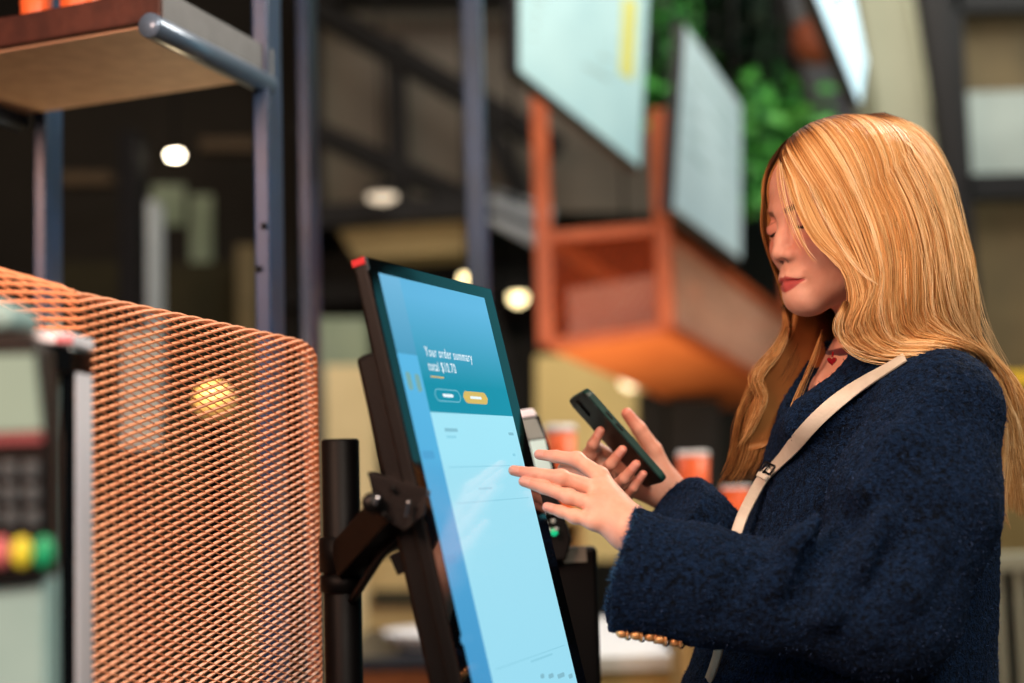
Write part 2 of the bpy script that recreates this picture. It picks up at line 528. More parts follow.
def hand_mesh(fingers, thumb, wrist, palm_extra, h=0.0011, fr=None, nails=True, forearm=None):
    """fingers: list of 4 joint lists [mcp, pip, dip, tip]; thumb: [cmc, mcp, ip, tip]; world points"""
    allp = np.vstack([np.vstack(f) for f in fingers] + [np.vstack(thumb), wrist[None]] + ([forearm[None]] if forearm is not None else []))
    Fd = Field(allp.min(0) - .028, allp.max(0) + .028, h)
    fr = fr or [(.0088, .0078, .0070, .0058)] * 4
    d = None
    for k, f in enumerate(fingers):                        # palm bones
        Fd.U(Fd.cap(wrist, f[0], .0128, .0098), .010)
    for a, b, ra, rb in palm_extra: Fd.U(Fd.cap(a, b, ra, rb), .016)
    if forearm is not None: Fd.U(Fd.cap(wrist, forearm, .0185, .025), .016)
    FG = None
    for k, f in enumerate(fingers):
        r = fr[k]; d = Fd.cap(f[0], f[1], r[0] * 1.08, r[1])
        d = Fd.smin(d, Fd.cap(f[1], f[2], r[1], r[2]), .003)
        d = Fd.smin(d, Fd.cap(f[2], f[3], r[2], r[3]), .003)
        d = Fd.smin(d, Fd.ell(f[1], (r[1] * 1.07,) * 3), .004)   # knuckle
        FG = d if FG is None else Fd.smin(FG, d, .0012)
    Fd.U(FG, .0045)
    t = thumb
    d = Fd.cap(t[0], t[1], .0150, .0110)
    d = Fd.smin(d, Fd.cap(t[1], t[2], .0108, .0092), .004)
    d = Fd.smin(d, Fd.cap(t[2], t[3], .0092, .0072), .003)
    Fd.U(d, .010)
    p, q = Fd.mesh(); p = relax(p, q, 2, .4)
    nail = np.zeros(len(p)); blush = np.zeros(len(p))
    return p, q, Fd, nail, blush

def nail_paint(p, n, nail, blush, tip, dip, r, back):
    """pink tips and a smooth nail plate on the back of the finger end"""
    ax = nrm(tip - dip); bk = nrm(back - ax * (back @ ax)); sd = np.cross(ax, bk)
    v = p - tip
    a = v @ ax; b = v @ bk; c = v @ sd
    inside = (np.abs(c) < r * .78) & (a > -r * 1.3) & (a < r * .75) & (b > 0)
    nail[inside] = 1.0
    dist = np.linalg.norm(p - tip, axis=1)
    blush += .55 * np.exp(-(dist / (2.2 * r)) ** 2)

def near_hand():
    Yt = TOUCH[1]
    f_i = PA([(600, 476, 1.502), (577, 459.5, 1.512), (556, 456.5, 1.522), (539, 454.5, 1.530)])
    f_m = np.vstack([PA([(601, 491, 1.488), (561, 477.5, Yt - .012), (533, 474, Yt - .006)]), TOUCH[None]])
    f_r = PA([(600, 506.5, 1.472), (569, 496.5, 1.476), (543.5, 487.5, 1.482), (523.5, 481.5, 1.486)])
    f_p = PA([(594, 521, 1.466), (575, 516.5, 1.470), (561, 511.5, 1.473), (547, 507, 1.476)])
    wr = P(630, 529, 1.468)
    th = PA([(618, 512, 1.492), (603, 488, 1.520), (584, 470.5, 1.531), (564, 469, 1.536)])
    fore = P(675, 555, 1.462)
    ex = [(wr, P(602, 496, 1.486), .014, .011), (wr, P(600, 512, 1.474), .014, .011), (wr, th[1], .015, .009)]
    fr = [(.0086, .0076, .0066, .0055), (.0088, .0078, .0068, .0056), (.0084, .0074, .0065, .0054), (.0077, .0068, .0061, .0051)]
    p, q, Fd, nail, blush = hand_mesh([f_i, f_m, f_r, f_p], th, wr, ex, fr=fr, forearm=fore)
    n = vnormals(p, q)
    bk = np.array([-.15, -.75, .6])
    for f, r in zip((f_i, f_m, f_r, f_p), fr): nail_paint(p, n, nail, blush, f[3], f[2], r[3], bk)
    # faint tendon ridges and knuckles
    return p, q, dict(nail=nail * .5, blush=np.clip(blush + .10, 0, 1))

# phone frame: long axis, towards her left edge, out of the glass
PH_C = None
def phone_frame():
    tip = P(589, 387.5, 1.665); low = P(668, 477, 1.675)
    a = nrm(tip - low)
    cam_dir = nrm(CAMPOS - (tip + low) / 2)
    side = cam_dir - a * (cam_dir @ a); side = nrm(side)      # straight at the lens
    oth = nrm(np.cross(a, side))
    if oth[0] < 0: oth = -oth                                  # up and to the right
    ang = math.radians(18)
    wv = nrm(side * math.cos(ang) + oth * math.sin(ang))
    nv = nrm(oth * math.cos(ang) - side * math.sin(ang))
    LEN = float(np.linalg.norm(tip - low)) / 2 + .001
    c = (tip + low) / 2 - wv * .0355 - nv * .0042
    return c, a, wv, nv, LEN
PC, PA_, PW, PN, PLEN = phone_frame()
def ph(a, w, n): return PC + PA_ * a + PW * w + PN * n
print('phone half length', PLEN)

def far_hand():
    k = PLEN / .074
    fi = np.array([ph(.004, -.044, -.016), ph(.008, -.010, -.037), ph(.015, .004, -.029), ph(.0215, .013, -.0135)])
    fm = np.array([ph(-.012, -.046, -.022), ph(-.018, -.004, -.043), ph(-.015, .018, -.033), ph(-.0105, .0315, -.0145)])
    fr_ = np.array([ph(-.034, -.045, -.023), ph(-.040, -.003, -.042), ph(-.038, .020, -.033), ph(-.0335, .0345, -.0145)])
    fp = np.array([ph(-.055, -.042, -.020), ph(-.058, -.006, -.037), ph(-.054, .013, -.029), ph(-.0485, .0265, -.0135)])
    wr = ph(-.112, -.052, .022)
    th = np.array([ph(-.085, -.048, .026), ph(-.046, -.042, .038), ph(-.014, -.038, .041), ph(.010, -.036, .042)])
    fore = P(722, 548, 1.735)
    ex = [(wr, ph(-.045, -.052, .006), .017, .014), (wr, ph(-.03, -.052, -.008), .015, .011), (th[0], ph(-.05, -.05, .004), .014, .012)]
    rr = [(.0082, .0074, .0066, .0056), (.0084, .0076, .0068, .0057), (.0082, .0074, .0066, .0056), (.0074, .0067, .006, .0051)]
    p, q, Fd, nail, blush = hand_mesh([fi, fm, fr_, fp], th, wr, ex, fr=rr, forearm=fore)
    n = vnormals(p, q)
    for f, r in zip((fi, fm, fr_, fp), rr): nail_paint(p, n, nail, blush, f[3], f[2], r[3], -PN)
    nail_paint(p, n, nail, blush, th[3], th[2], .0072, PN)
    return p, q, dict(nail=nail * .6, blush=np.clip(blush + .18, 0, 1)), fore

# --- trunk, arms and legs under the clothes
S1 = P(938, 412, 1.515); S2 = S1 - Lb * .335
E1 = P(884, 606, 1.462); E2 = P(802, 618, 1.80)
W1 = P(640, 548, 1.466)
FEET = np.array([P(850, 500, 1.675)[0], 1.675, 0.0])
HIP = np.array([FEET[0], 1.675, .86])

def build_trunk(far_fore):
    h = .0045
    Fd = Field((FEET[0] - .42, 1.30, .0), (FEET[0] + .30, 2.05, N0[2] + .05), h)
    Fd.U(Fd.cap(N0, N0 - Z * .06, .048, .055), 0)
    Fd.U(Fd.ell((S1 + S2) / 2 - Z * .12 + Fb * .005, (.092, .145, .20), np.stack([Fb, Lb, Z], 1)), .05)
    Fd.U(Fd.ell(HIP + Z * .12, (.088, .13, .22), np.stack([Fb, Lb, Z], 1)), .05)
    Fd.U(Fd.ell(HIP, (.10, .15, .12), np.stack([Fb, Lb, Z], 1)), .05)
    for s, sh, el, wr in ((1, S1, E1, P(675, 555, 1.462)), (-1, S2, E2, far_fore)):
        sh = sh - Z * .015 - Lb * s * .01
        Fd.U(Fd.cap(N0 - Z * .05, sh, .04, .04), .03)
        Fd.U(Fd.cap(sh, el, .042, .036), .03)
        Fd.U(Fd.cap(el, wr, .036, .026), .02)
        k = HIP + Lb * s * .085 + Fb * .01 - Z * .40; a = HIP + Lb * s * .09 - Z * .78
        Fd.U(Fd.cap(HIP + Lb * s * .08, k, .078, .05), .04)
        Fd.U(Fd.cap(k, a, .05, .036), .02)
        Fd.U(Fd.cap(a, a + Fb * .11 - Z * .04, .034, .024), .02)
        # chest front under the open collar
    Fd.U(Fd.cap(N0 + Fb * .02 - Z * .03, P(832, 392, 1.628), .038, .026), .03)
    return Fd.mesh()

hp, hq, ha = build_head()
n1p, n1q, n1a = near_hand()
n2p, n2q, n2a, FARFORE = far_hand()
tp, tq = build_trunk(FARFORE)
tp = relax(tp, tq, 2, .5)
names = ('lips', 'brow', 'lash', 'blush', 'nail')
att = {k: [] for k in names}
for pts, a in ((hp, ha), (n1p, n1a), (n2p, n2a), (tp, {})):
    for k in names: att[k].append(a.get(k, np.zeros(len(pts)) + (0.12 if k == 'blush' else 0)))
person = mesh_from('person', [(hp - FEET, hq, 0), (n1p - FEET, n1q, 0), (n2p - FEET, n2q, 0), (tp - FEET, tq, 0)], ['skin'], attrs=att)
person.location = FEET
PINV[person.name] = Matrix.Translation(-Vector(FEET))
tag(person, 'long-haired blonde woman in a navy coat tapping the upright screen and holding a phone', 'person')

# --- coat ---------------------------------------------------------
def build_coat():
    h = .0027
    zz = lambda y: P(512, y, 1.675)[2]
    rows = [(345, 884, .062, .085), (362, 884, .085, .125), (400, 880, .108, .150), (440, 876, .125, .158), (480, 874, .132, .160),
            (560, 868, .140, .166), (640, 846, .164, .180), (690, 836, .176, .19), (900, 822, .20, .21)]
    zs = np.array([zz(r[0]) for r in rows])[::-1]
    cx = np.array([P(r[1], r[0], 1.675)[0] for r in rows])[::-1]
    aa = np.array([r[2] for r in rows])[::-1]; bb = np.array([r[3] for r in rows])[::-1]
    zlo = .66
    Fd = Field((.09, 1.33, zlo - .02), (.66, 1.96, zz(335) + .01), h)
    z = Fd.z[0, 0, :]
    C = np.interp(z, zs, cx).astype(np.float32)[None, None, :]; A = np.interp(z, zs, aa).astype(np.float32)[None, None, :]
    B = np.interp(z, zs, bb).astype(np.float32)[None, None, :]
    dx, dy = Fd.x - C, Fd.y - np.float32(1.675)
    f = dx * np.float32(Fb[0]) + dy * np.float32(Fb[1]); l = dx * np.float32(Lb[0]) + dy * np.float32(Lb[1])
    d = (np.sqrt((f / A) ** 2 + (l / B) ** 2) - 1) * np.minimum(A, B)
    d = np.maximum(d, Fd.z - np.float32(zz(350))); d = np.maximum(d, np.float32(zlo) - Fd.z)
    Fd.U(d, 0)
    # far sleeve
    Fd.U(Fd.cap(N0 - Z * .045 - Lb * .05, S2, .050, .062), .05)
    ds = Fd.smin(Fd.cap(S2, E2, .064, .058), Fd.cap(E2, P(690, 523, 1.705), .056, .046), .04)
    ds = Fd.smin(ds, Fd.cap(P(690, 523, 1.705), P(664, 500, 1.69), .046, .046), .02)
    cut = nrm(P(664, 500, 1.69) - P(690, 523, 1.705)); c0 = P(674, 509, 1.695)
    ds = np.maximum(ds, (Fd.x - c0[0]) * cut[0] + (Fd.y - c0[1]) * cut[1] + (Fd.z - c0[2]) * cut[2])
    Fd.U(ds.astype(np.float32), .012)
    # collar: a soft rolled edge around the open neck
    ring = PA([(915, 344, 1.70), (902, 350, 1.63), (880, 360, 1.600), (853, 380, 1.583), (828, 397, 1.577), (806, 411, 1.586), (793, 423, 1.605)])
    ring2 = PA([(915, 344, 1.70), (893, 345, 1.735), (865, 352, 1.745), (830, 372, 1.72), (808, 394, 1.69), (796, 414, 1.65), (793, 423, 1.62)])
    for rg, r in ((ring, .0130), (ring2, .0125)):
        for i in range(len(rg) - 1): Fd.U(Fd.cap(rg[i], rg[i + 1], r, r), .018)
    # near lapel, lying on the chest
    lap = PA([(856, 394, 1.570), (828, 412, 1.570), (800, 430, 1.583)])
    for i in range(2): Fd.U(Fd.cap(lap[i], lap[i + 1], .018, .017), .02)
    # neck opening
    op = PA([(905, 300, 1.665), (884, 342, 1.665), (858, 358, 1.650), (834, 376, 1.632), (811, 398, 1.615), (792, 414, 1.61)])
    ro = [.075, .062, .055, .047, .033, .012]
    for i in range(len(op) - 1): Fd.S(Fd.cap(op[i], op[i + 1], ro[i], ro[i + 1]), .008)
    # near shoulder and sleeve
    Fd.U(Fd.cap(N0 - Z * .040 + Lb * .075, S1, .045, .066), .05)
    M = P(914, 505, 1.482)
    ds = Fd.cap(S1, M, .067, .081)
    ds = Fd.smin(ds, Fd.cap(M, E1, .081, .074), .03)
    K1, K2, CU = P(765, 597, 1.455), P(700, 585, 1.457), P(604, 565, 1.462)
    fo = Fd.smin(Fd.cap(E1, K1, .072, .054), Fd.cap(K1, K2, .054, .0575), .02)
    fo = Fd.smin(fo, Fd.cap(K2, CU, .0575, .066), .02)
    ds = Fd.smin(ds, fo, .022)
    # cloth folds around the elbow
    def ridge(pts, r, k=.02):
        nonlocal ds
        pp = PA(pts)
        for i in range(len(pp) - 1): ds = Fd.smin(ds, Fd.cap(pp[i], pp[i + 1], r, r), k)
    def groove(pts, r, k=.018):
        nonlocal ds
        pp = PA(pts)
        for i in range(len(pp) - 1): ds = -Fd.smin(-ds, Fd.cap(pp[i], pp[i + 1], r, r), k)
    ridge([(832, 515, 1.42), (802, 545, 1.405), (778, 580, 1.402)], .0145)
    ridge([(880, 520, 1.402), (850, 565, 1.392), (826, 612, 1.395)], .0145)
    ridge([(930, 540, 1.405), (905, 590, 1.392), (872, 630, 1.398)], .0145)
    groove([(835, 524, 1.415), (818, 560, 1.392), (800, 600, 1.392)], .011)
    groove([(868, 500, 1.405), (845, 540, 1.388), (848, 590, 1.380)], .009)
    groove([(900, 430, 1.445), (868, 470, 1.425), (842, 512, 1.42)], .013)
    ridge([(935, 400, 1.452), (900, 445, 1.432), (862, 490, 1.42)], .010, .03)
    groove([(760, 560, 1.40), (735, 585, 1.392), (718, 620, 1.398)], .004)
    # cuff plane and hollow
    q0, q1 = P(637, 503, 1.410), P(594, 627, 1.410)
    ax = nrm(q0 - q1); vw = np.array([-0.12, -1, 0]); cn = nrm(np.cross(ax, vw))
    if cn[0] > 0: cn = -cn
    pl = (Fd.x - q0[0]) * cn[0] + (Fd.y - q0[1]) * cn[1] + (Fd.z - q0[2]) * cn[2]
    ds = np.maximum(ds, pl).astype(np.float32)
    ds = -Fd.smin(-ds, Fd.cap(P(690, 580, 1.462), P(560, 562, 1.462), .050, .062), .004)
    Fd.U(ds, .006)
    p, q = Fd.mesh()
    p = relax(p, q, 2, .5)
    n = vnormals(p, q)
    # woolly nap and broad, soft unevenness
    off = np.array([mnoise.noise(Vector(v * 190)) * .0011 + mnoise.noise(Vector(v * 85)) * .0011 + mnoise.noise(Vector(v * 22)) * .0022 for v in p])
    p = p + n * off[:, None]
    return p, q, n

cp, cq, cn_ = build_coat()
coat = mesh_from('coat', [(cp, cq, 0)], ['coat'], person)
# short loose fibres standing off the woollen surface
def fibres(pts, nor, count, parent, l0=.0015, l1=.0042):
    pick = rng.choice(len(pts), count, replace=False)
    mb_v, mb_f = [], []
    for k, i in enumerate(pick):
        d = nrm(nor[i] + rng.normal(0, .75, 3)); s = nrm(np.cross(d, rng.normal(0, 1, 3)))
        L = rng.uniform(l0, l1); a = pts[i] - nor[i] * .0006
        m_ = a + d * L * .55; e = a + nrm(d + rng.normal(0, .7, 3)) * L; wd = .00035
        b = len(mb_v)
        mb_v += [a - s * wd, a + s * wd, m_ + s * wd, m_ - s * wd, e + s * wd * .4, e - s * wd * .4]
        mb_f += [(b, b + 1, b + 2, b + 3), (b + 3, b + 2, b + 4, b + 5)]
    return np.array(mb_v), np.array(mb_f)
vis = np.where(cp[:, 2] > .93)[0]
fv, ff = fibres(cp[vis], cn_[vis], min(26000, len(vis)), coat)
_q0, _q1 = P(637, 503, 1.410), P(594, 627, 1.410)
_ax = nrm(_q0 - _q1); _cn = nrm(np.cross(_ax, np.array([-0.12, -1, 0])))
if _cn[0] > 0: _cn = -_cn
_pl = (cp - _q0) @ _cn
near_cuff = np.where((np.abs(_pl) < .0045) & (cp[:, 0] < P(650, 560, 1.45)[0]) & (cp[:, 1] < 1.55) & (cp[:, 2] > .9))[0]
fv2, ff2 = fibres(cp[near_cuff], cn_[near_cuff] * .5 + _cn * .8, min(2600, len(near_cuff)), coat, .003, .0075)
mk('fray', '#235580', .9, 0, '#173c5e', 120)  # frayed wool, its lighter blue standing for light on the fuzz
fray = mesh_from('frayed_cuff_edge', [(fv2, ff2, 0)], ['fray'], coat); fray['kind'] = 'stuff'
mk('nap', '#22406a', .9, 0, '#142848', 120); nap = mesh_from('wool_nap', [(fv, ff, 0)], ['nap'], coat)
nap['kind'] = 'stuff'

# cuff buttons along the lower hem of the near sleeve
from mathutils.bvhtree import BVHTree
COATB = BVHTree.FromPolygons([tuple(v) for v in cp], [tuple(int(i) for i in f) for f in cq])
def hem_edge(px):
    last = None
    for y in np.arange(590, 665, .5):
        d = nrm(P(px, y, 1.0) - CAMPOS); h = COATB.ray_cast(Vector(CAMPOS), Vector(d))
        if h[0] is None or h[0].y > 1.52:
            if last is not None: break
        else: last = (y, h[0].y)
    return last
for k, x in enumerate((622, 636, 650, 660, 675)):
    e = hem_edge(x); c = P(x, e[0] - .5, e[1] - .006)
    mb = MB(); mb.ball(c, (.0064, .0064, .0052), seg=14, rings=9)
    mb.lathe([(.0060, -.001), (.0062, .0), (.0055, .0012)], c + np.array([.0045, 0, -.001]), (1, .2, 0), 14)
    b = mb.build('cuff_button', 'gold', coat)
    mb = MB(); mb.tube(catmull([c + np.array([.003, 0, -.003]), c + np.array([.006, 0, -.007]), c + np.array([.010, 0, -.003])], 8), .0009, 6)
    mb.build('thread_loop', 'coat', coat)

# trousers and shoes
def trousers():
    Fd = Field((FEET[0] - .2, 1.43, .06), (FEET[0] + .2, 1.92, 1.02), .005)
    Fd.U(Fd.ell(HIP, (.112, .162, .13), np.stack([Fb, Lb, Z], 1)), 0)
    for s in (1, -1):
        k = HIP + Lb * s * .085 + Fb * .01 - Z * .40; a = HIP + Lb * s * .09 - Z * .76
        Fd.U(Fd.cap(HIP + Lb * s * .08, k, .09, .066), .05); Fd.U(Fd.cap(k, a, .066, .06), .03)
    p, q = Fd.mesh()
    return relax(p, q, 2), q
a_, b_ = trousers()
mesh_from('trousers', [(a_, b_, 0)], ['skin_trouser'], person)
for s in (1, -1):
    a = HIP + Lb * s * .09 - Z * .78
    Fd = Field(a - np.array([.24, .12, .1]), a + np.array([.12, .12, .09]), .004)
    Fd.U(Fd.cap(a + Fb * -.03 - Z * .035, a + Fb * .14 - Z * .045, .042, .036), 0)
    Fd.U(Fd.cap(a - Z * .02, a + Z * .02, .044, .046), .02)
    Fd.d = np.maximum(Fd.d, np.float32(.001) - Fd.z)
    p, q = Fd.mesh(); mesh_from('shoe', [(p, q, 0)], ['shoe_black'], person)

# choker with pendant
nc = P(877, 343, 1.655)
ang = np.linspace(0, 2 * np.pi, 40)
ring = np.array([nc + Fb * (.0575 * math.cos(t)) + Lb * (.0555 * math.sin(t)) + Z * (-.012 * math.cos(t)) for t in ang])
mb = MB()
V = []; 
for c in ring:
    o = nrm(c - nc) ; V += [c - Z * .0045 + o * .0012, c + Z * .0045 + o * .0012, c + Z * .0045 - o * .0012, c - Z * .0045 - o * .0012]
Fc = []
for i in range(39):
    for j in range(4): Fc.append((i * 4 + j, i * 4 + (j + 1) % 4, i * 4 + 4 + (j + 1) % 4, i * 4 + 4 + j))
mb.add(V, Fc, 0, True)
choker = mb.build('choker', 'velvet_red', person, fixn=True)
pc = P(832, 361, 1.588)
mb = MB()
hp_ = []
for a in np.linspace(0, 2 * np.pi, 28, endpoint=False):
    hp_.append((16 * math.sin(a) ** 3 / 16 * .0056, (13 * math.cos(a) - 5 * math.cos(2 * a) - 2 * math.cos(3 * a) - math.cos(4 * a)) / 16 * .0056))
hA = np.array([pc + np.array([a, 0, b]) for a, b in hp_]); hC = hA.mean(0)
mb.hexa(hC + (hA - hC) * .7 - np.array([0, .0026, 0]), hA); mb.hexa(hA, hC + (hA - hC) * .7 + np.array([0, .0026, 0]))
mb.tube(catmull([P(833, 352, 1.592), P(832.5, 356, 1.588), pc + Z * .004], 8), .0012, 6)
mb.build('pendant', 'ruby', choker)

# ---------------------------------------------------------------- hair
NPT = 46
def guide(lst): return catmull(PA(lst), NPT)
NEAR = [guide(g) for g in [
 [(779, 157, 1.600), (783, 172, 1.578), (791, 198, 1.560), (803, 226, 1.545), (821, 250, 1.532), (842, 268, 1.525), (857, 284, 1.523), (850, 301, 1.526), (841, 319, 1.533), (842, 336, 1.540), (858, 350, 1.538), (886, 358, 1.525), (916, 359, 1.505), (946, 358, 1.520), (970, 366, 1.56), (985, 382, 1.59), (998, 408, 1.61), (1008, 440, 1.62), (1013, 480, 1.62), (1012, 520, 1.62)],
 [(793, 146, 1.612), (804, 170, 1.575), (820, 208, 1.548), (836, 240, 1.530), (852, 264, 1.518), (863, 286, 1.513), (858, 305, 1.514), (848, 322, 1.522), (848, 338, 1.532), (864, 351, 1.530), (892, 356, 1.515), (922, 356, 1.500), (952, 357, 1.520), (976, 367, 1.565), (993, 388, 1.595), (1004, 418, 1.61), (1013, 452, 1.62), (1019, 490, 1.62), (1019, 526, 1.62)],
 [(806, 138, 1.620), (826, 165, 1.572), (848, 206, 1.540), (864, 245, 1.520), (876, 276, 1.508), (876, 302, 1.506), (864, 321, 1.512), (860, 334, 1.524), (872, 346, 1.526), (900, 352, 1.512), (930, 351, 1.502), (957, 354, 1.525), (980, 366, 1.57), (998, 390, 1.60), (1009, 422, 1.61), (1018, 460, 1.62), (1025, 498, 1.62), (1027, 530, 1.62)],
 [(820, 130, 1.628), (848, 158, 1.574), (872, 204, 1.538), (886, 248, 1.516), (894, 284, 1.504), (892, 310, 1.504), (884, 326, 1.512), (890, 338, 1.520), (914, 345, 1.512), (940, 345, 1.506), (964, 352, 1.53), (985, 368, 1.575), (1001, 392, 1.60), (1013, 426, 1.61), (1023, 466, 1.62), (1030, 506, 1.62), (1033, 534, 1.62)],
 [(834, 123, 1.634), (868, 150, 1.580), (896, 200, 1.540), (910, 250, 1.518), (917, 290, 1.508), (918, 314, 1.508), (920, 328, 1.512), (934, 338, 1.510), (954, 343, 1.518), (975, 354, 1.55), (992, 373, 1.59), (1006, 400, 1.61), (1018, 434, 1.62), (1028, 474, 1.62), (1036, 512, 1.62), (1040, 540, 1.62)],
 [(848, 118, 1.640), (888, 142, 1.586), (916, 192, 1.548), (931, 246, 1.528), (940, 290, 1.518), (948, 318, 1.520), (962, 338, 1.535), (979, 355, 1.565), (995, 377, 1.595), (1010, 406, 1.61), (1022, 442, 1.62), (1033, 482, 1.62), (1042, 520, 1.62), (1046, 545, 1.62)],
 [(862, 115, 1.645), (906, 136, 1.600), (934, 182, 1.566), (948, 238, 1.550), (958, 286, 1.545), (967, 318, 1.552), (980, 342, 1.570), (995, 366, 1.595), (1010, 394, 1.61), (1024, 430, 1.62), (1037, 472, 1.62), (1048, 512, 1.62), (1054, 545, 1.62)],
 [(874, 114, 1.650), (920, 132, 1.625), (947, 176, 1.600), (960, 235, 1.588), (969, 285, 1.585), (978, 320, 1.59), (990, 346, 1.60), (1005, 372, 1.615), (1020, 402, 1.625), (1034, 440, 1.63), (1047, 480, 1.63), (1058, 515, 1.63), (1064, 548, 1.63)],
]]
BACK = [NEAR[-1]] + [guide(g) for g in [
 [(884, 113, 1.660), (926, 132, 1.665), (951, 176, 1.665), (964, 238, 1.660), (973, 290, 1.66), (984, 330, 1.66), (1000, 364, 1.66), (1018, 398, 1.66), (1034, 440, 1.66), (1048, 485, 1.66), (1060, 530, 1.66)],
 [(884, 114, 1.668), (922, 136, 1.705), (946, 184, 1.720), (956, 245, 1.722), (964, 295, 1.718), (976, 335, 1.71), (996, 372, 1.70), (1016, 410, 1.70), (1032, 455, 1.70), (1045, 505, 1.70)],
 [(876, 116, 1.672), (906, 142, 1.735), (924, 196, 1.760), (930, 255, 1.768), (936, 305, 1.765), (948, 345, 1.76), (975, 385, 1.76), (1003, 425, 1.75), (1022, 470, 1.74), (1032, 515, 1.73)],
 [(862, 119, 1.668), (880, 148, 1.750), (890, 205, 1.780), (892, 262, 1.786), (892, 312, 1.785), (896, 350, 1.80), (912, 390, 1.83), (930, 430, 1.84), (944, 480, 1.845)],
]]
FAR = [guide(g) for g in [
 [(777, 157, 1.612), (765, 176, 1.622), (760, 203, 1.630), (759, 230, 1.640), (766, 258, 1.655), (779, 282, 1.668), (785, 306, 1.668), (780, 334, 1.662), (765, 358, 1.655), (755, 378, 1.652), (745, 400, 1.655), (735, 420, 1.66), (729, 446, 1.67), (722, 470, 1.68), (709, 491, 1.69)],
 [(790, 150, 1.622), (778, 176, 1.65), (772, 212, 1.675), (777, 246, 1.690), (789, 278, 1.695), (798, 306, 1.692), (794, 334, 1.682), (780, 360, 1.672), (767, 384, 1.665), (753, 412, 1.665), (743, 440, 1.67), (733, 468, 1.68), (717, 490, 1.69)],
 [(802, 142, 1.632), (796, 180, 1.69), (796, 226, 1.715), (804, 272, 1.722), (812, 305, 1.715), (809, 332, 1.70), (796, 360, 1.688), (781, 388, 1.678), (765, 418, 1.672), (752, 448, 1.675), (742, 472, 1.68), (730, 492, 1.69)],
 [(818, 132, 1.642), (822, 178, 1.72), (826, 230, 1.742), (828, 280, 1.745), (827, 315, 1.735), (820, 342, 1.715), (806, 370, 1.700), (791, 398, 1.690), (776, 428, 1.684), (763, 458, 1.684), (752, 486, 1.688)],
 [(838, 124, 1.655), (848, 170, 1.745), (856, 225, 1.772), (858, 278, 1.778), (856, 318, 1.77), (848, 350, 1.755), (834, 382, 1.74), (818, 410, 1.735), (800, 440, 1.73), (785, 470, 1.725)],
]]
FARBACK = [FAR[-1], BACK[-1]]
ROOTC = HW(np.array((-10, 0, 20)) * .001)

def push_out(g, grow=0.0):
    v = (g - HC) @ RH
    c = np.array([-8, 0, 27]) * .001; r = np.array([100, 82, 81]) * .001 + grow
    q = (v - c) / r; k = np.linalg.norm(q, axis=-1, keepdims=True)
    q = np.where(k < 1, q / np.maximum(k, 1e-6), q)
    return HC + (c + q * r) @ RH.T

def lerp_guides(G, u):
    i = min(int(u), len(G) - 2); t = u - i
    return G[i] * (1 - t) + G[i + 1] * t

SV_, SF_, ST_ = [], [], []
scount = 0
def strand(path, r0, tone, root_dark=True, wav=0.0):
    global scount
    k = len(path)
    t = np.gradient(path, axis=0); t /= np.linalg.norm(t, axis=1)[:, None] + 1e-12
    vdir = path - CAMPOS * 0 - ROOTC
    x = np.cross(t, np.array([0.3, 1, 0.2])); x /= np.linalg.norm(x, axis=1)[:, None] + 1e-12
    y = np.cross(t, x)
    s = np.linspace(0, 1, k)
    r = r0 * np.minimum(1, (1 - s) * 9 + .25)
    V = np.empty((k, 3, 3))
    for j in range(3):
        a = 2 * math.pi * j / 3
        V[:, j] = path + r[:, None] * (math.cos(a) * x + math.sin(a) * y)
    base = scount
    idx = base + np.arange(k - 1)[:, None] * 3
    for j in range(3):
        q = np.concatenate([idx + j, idx + (j + 1) % 3, idx + 3 + (j + 1) % 3, idx + 3 + j], 1)
        SF_.append(q)
    SV_.append(V.reshape(-1, 3)); scount += k * 3
    tn = np.full(k, tone)
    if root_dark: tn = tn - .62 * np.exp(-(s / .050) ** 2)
    ST_.append(np.repeat(np.clip(tn, 0, 1), 3))

def sheet(G, n, thick, tone_mu, tone_sd, r=.00036, clump=34, jit=.0016):
    m = len(G) - 1
    cl = rng.uniform(0, m, int(clump * m)); cl_t = rng.normal(0, 1, len(cl)); cl_d = rng.uniform(0, 1, len(cl))
    ph_ = rng.uniform(0, 6.28, (len(cl), 2))
    s = np.linspace(0, 1, NPT)
    for _ in range(n):
        u = rng.uniform(0, m); j = int(np.argmin(np.abs(cl - u)))
        g0 = lerp_guides(G, u); g1 = lerp_guides(G, cl[j])
        pull = (0.75 * np.clip((s - .1) / .6, 0, 1))[:, None]
        g = g0 * (1 - pull) + g1 * pull
        inward = ROOTC - g; inward[:, 2] *= .15
        inward /= np.linalg.norm(inward, axis=1)[:, None] + 1e-9
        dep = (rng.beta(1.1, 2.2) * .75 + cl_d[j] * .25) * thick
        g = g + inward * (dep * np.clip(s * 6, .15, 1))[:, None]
        env = np.clip((s - .22) / .16, 0, 1) * np.clip((1.0 - s) / .25, 0, 1)
        g = g - inward * (.0065 * np.sin(2 * np.pi * (s * 3.1 - .17 * u) + .5 * ph_[j, 1] / 3) * env)[:, None] + np.array([1, 0, .2]) * (.0030 * np.sin(2 * np.pi * (s * 3.1 - .17 * u) + 1.2) * env)[:, None]
        wv = .0022 * np.sin(s * 9 + ph_[j, 0]) * s
        j3 = rng.normal(0, jit, 3)
        g = g + (j3 * np.clip(s * 3, .25, 1)[:, None]) + wv[:, None] * np.array([.6, .5, .6])
        g = g + np.stack([.0016 * np.sin(s * rng.uniform(5, 16) + rng.uniform(0, 6.28)) for _k in range(3)], 1) * s[:, None]
        ln = rng.uniform(.82, 1.0)
        g = push_out(catmull(g[::3], NPT)[: max(12, int(NPT * ln))], (thick - dep) * .45)
        strand(g, r * rng.uniform(.7, 1.3), tone_mu + tone_sd * (.75 * cl_t[j] + .6 * rng.normal()) - .22 * dep / thick)

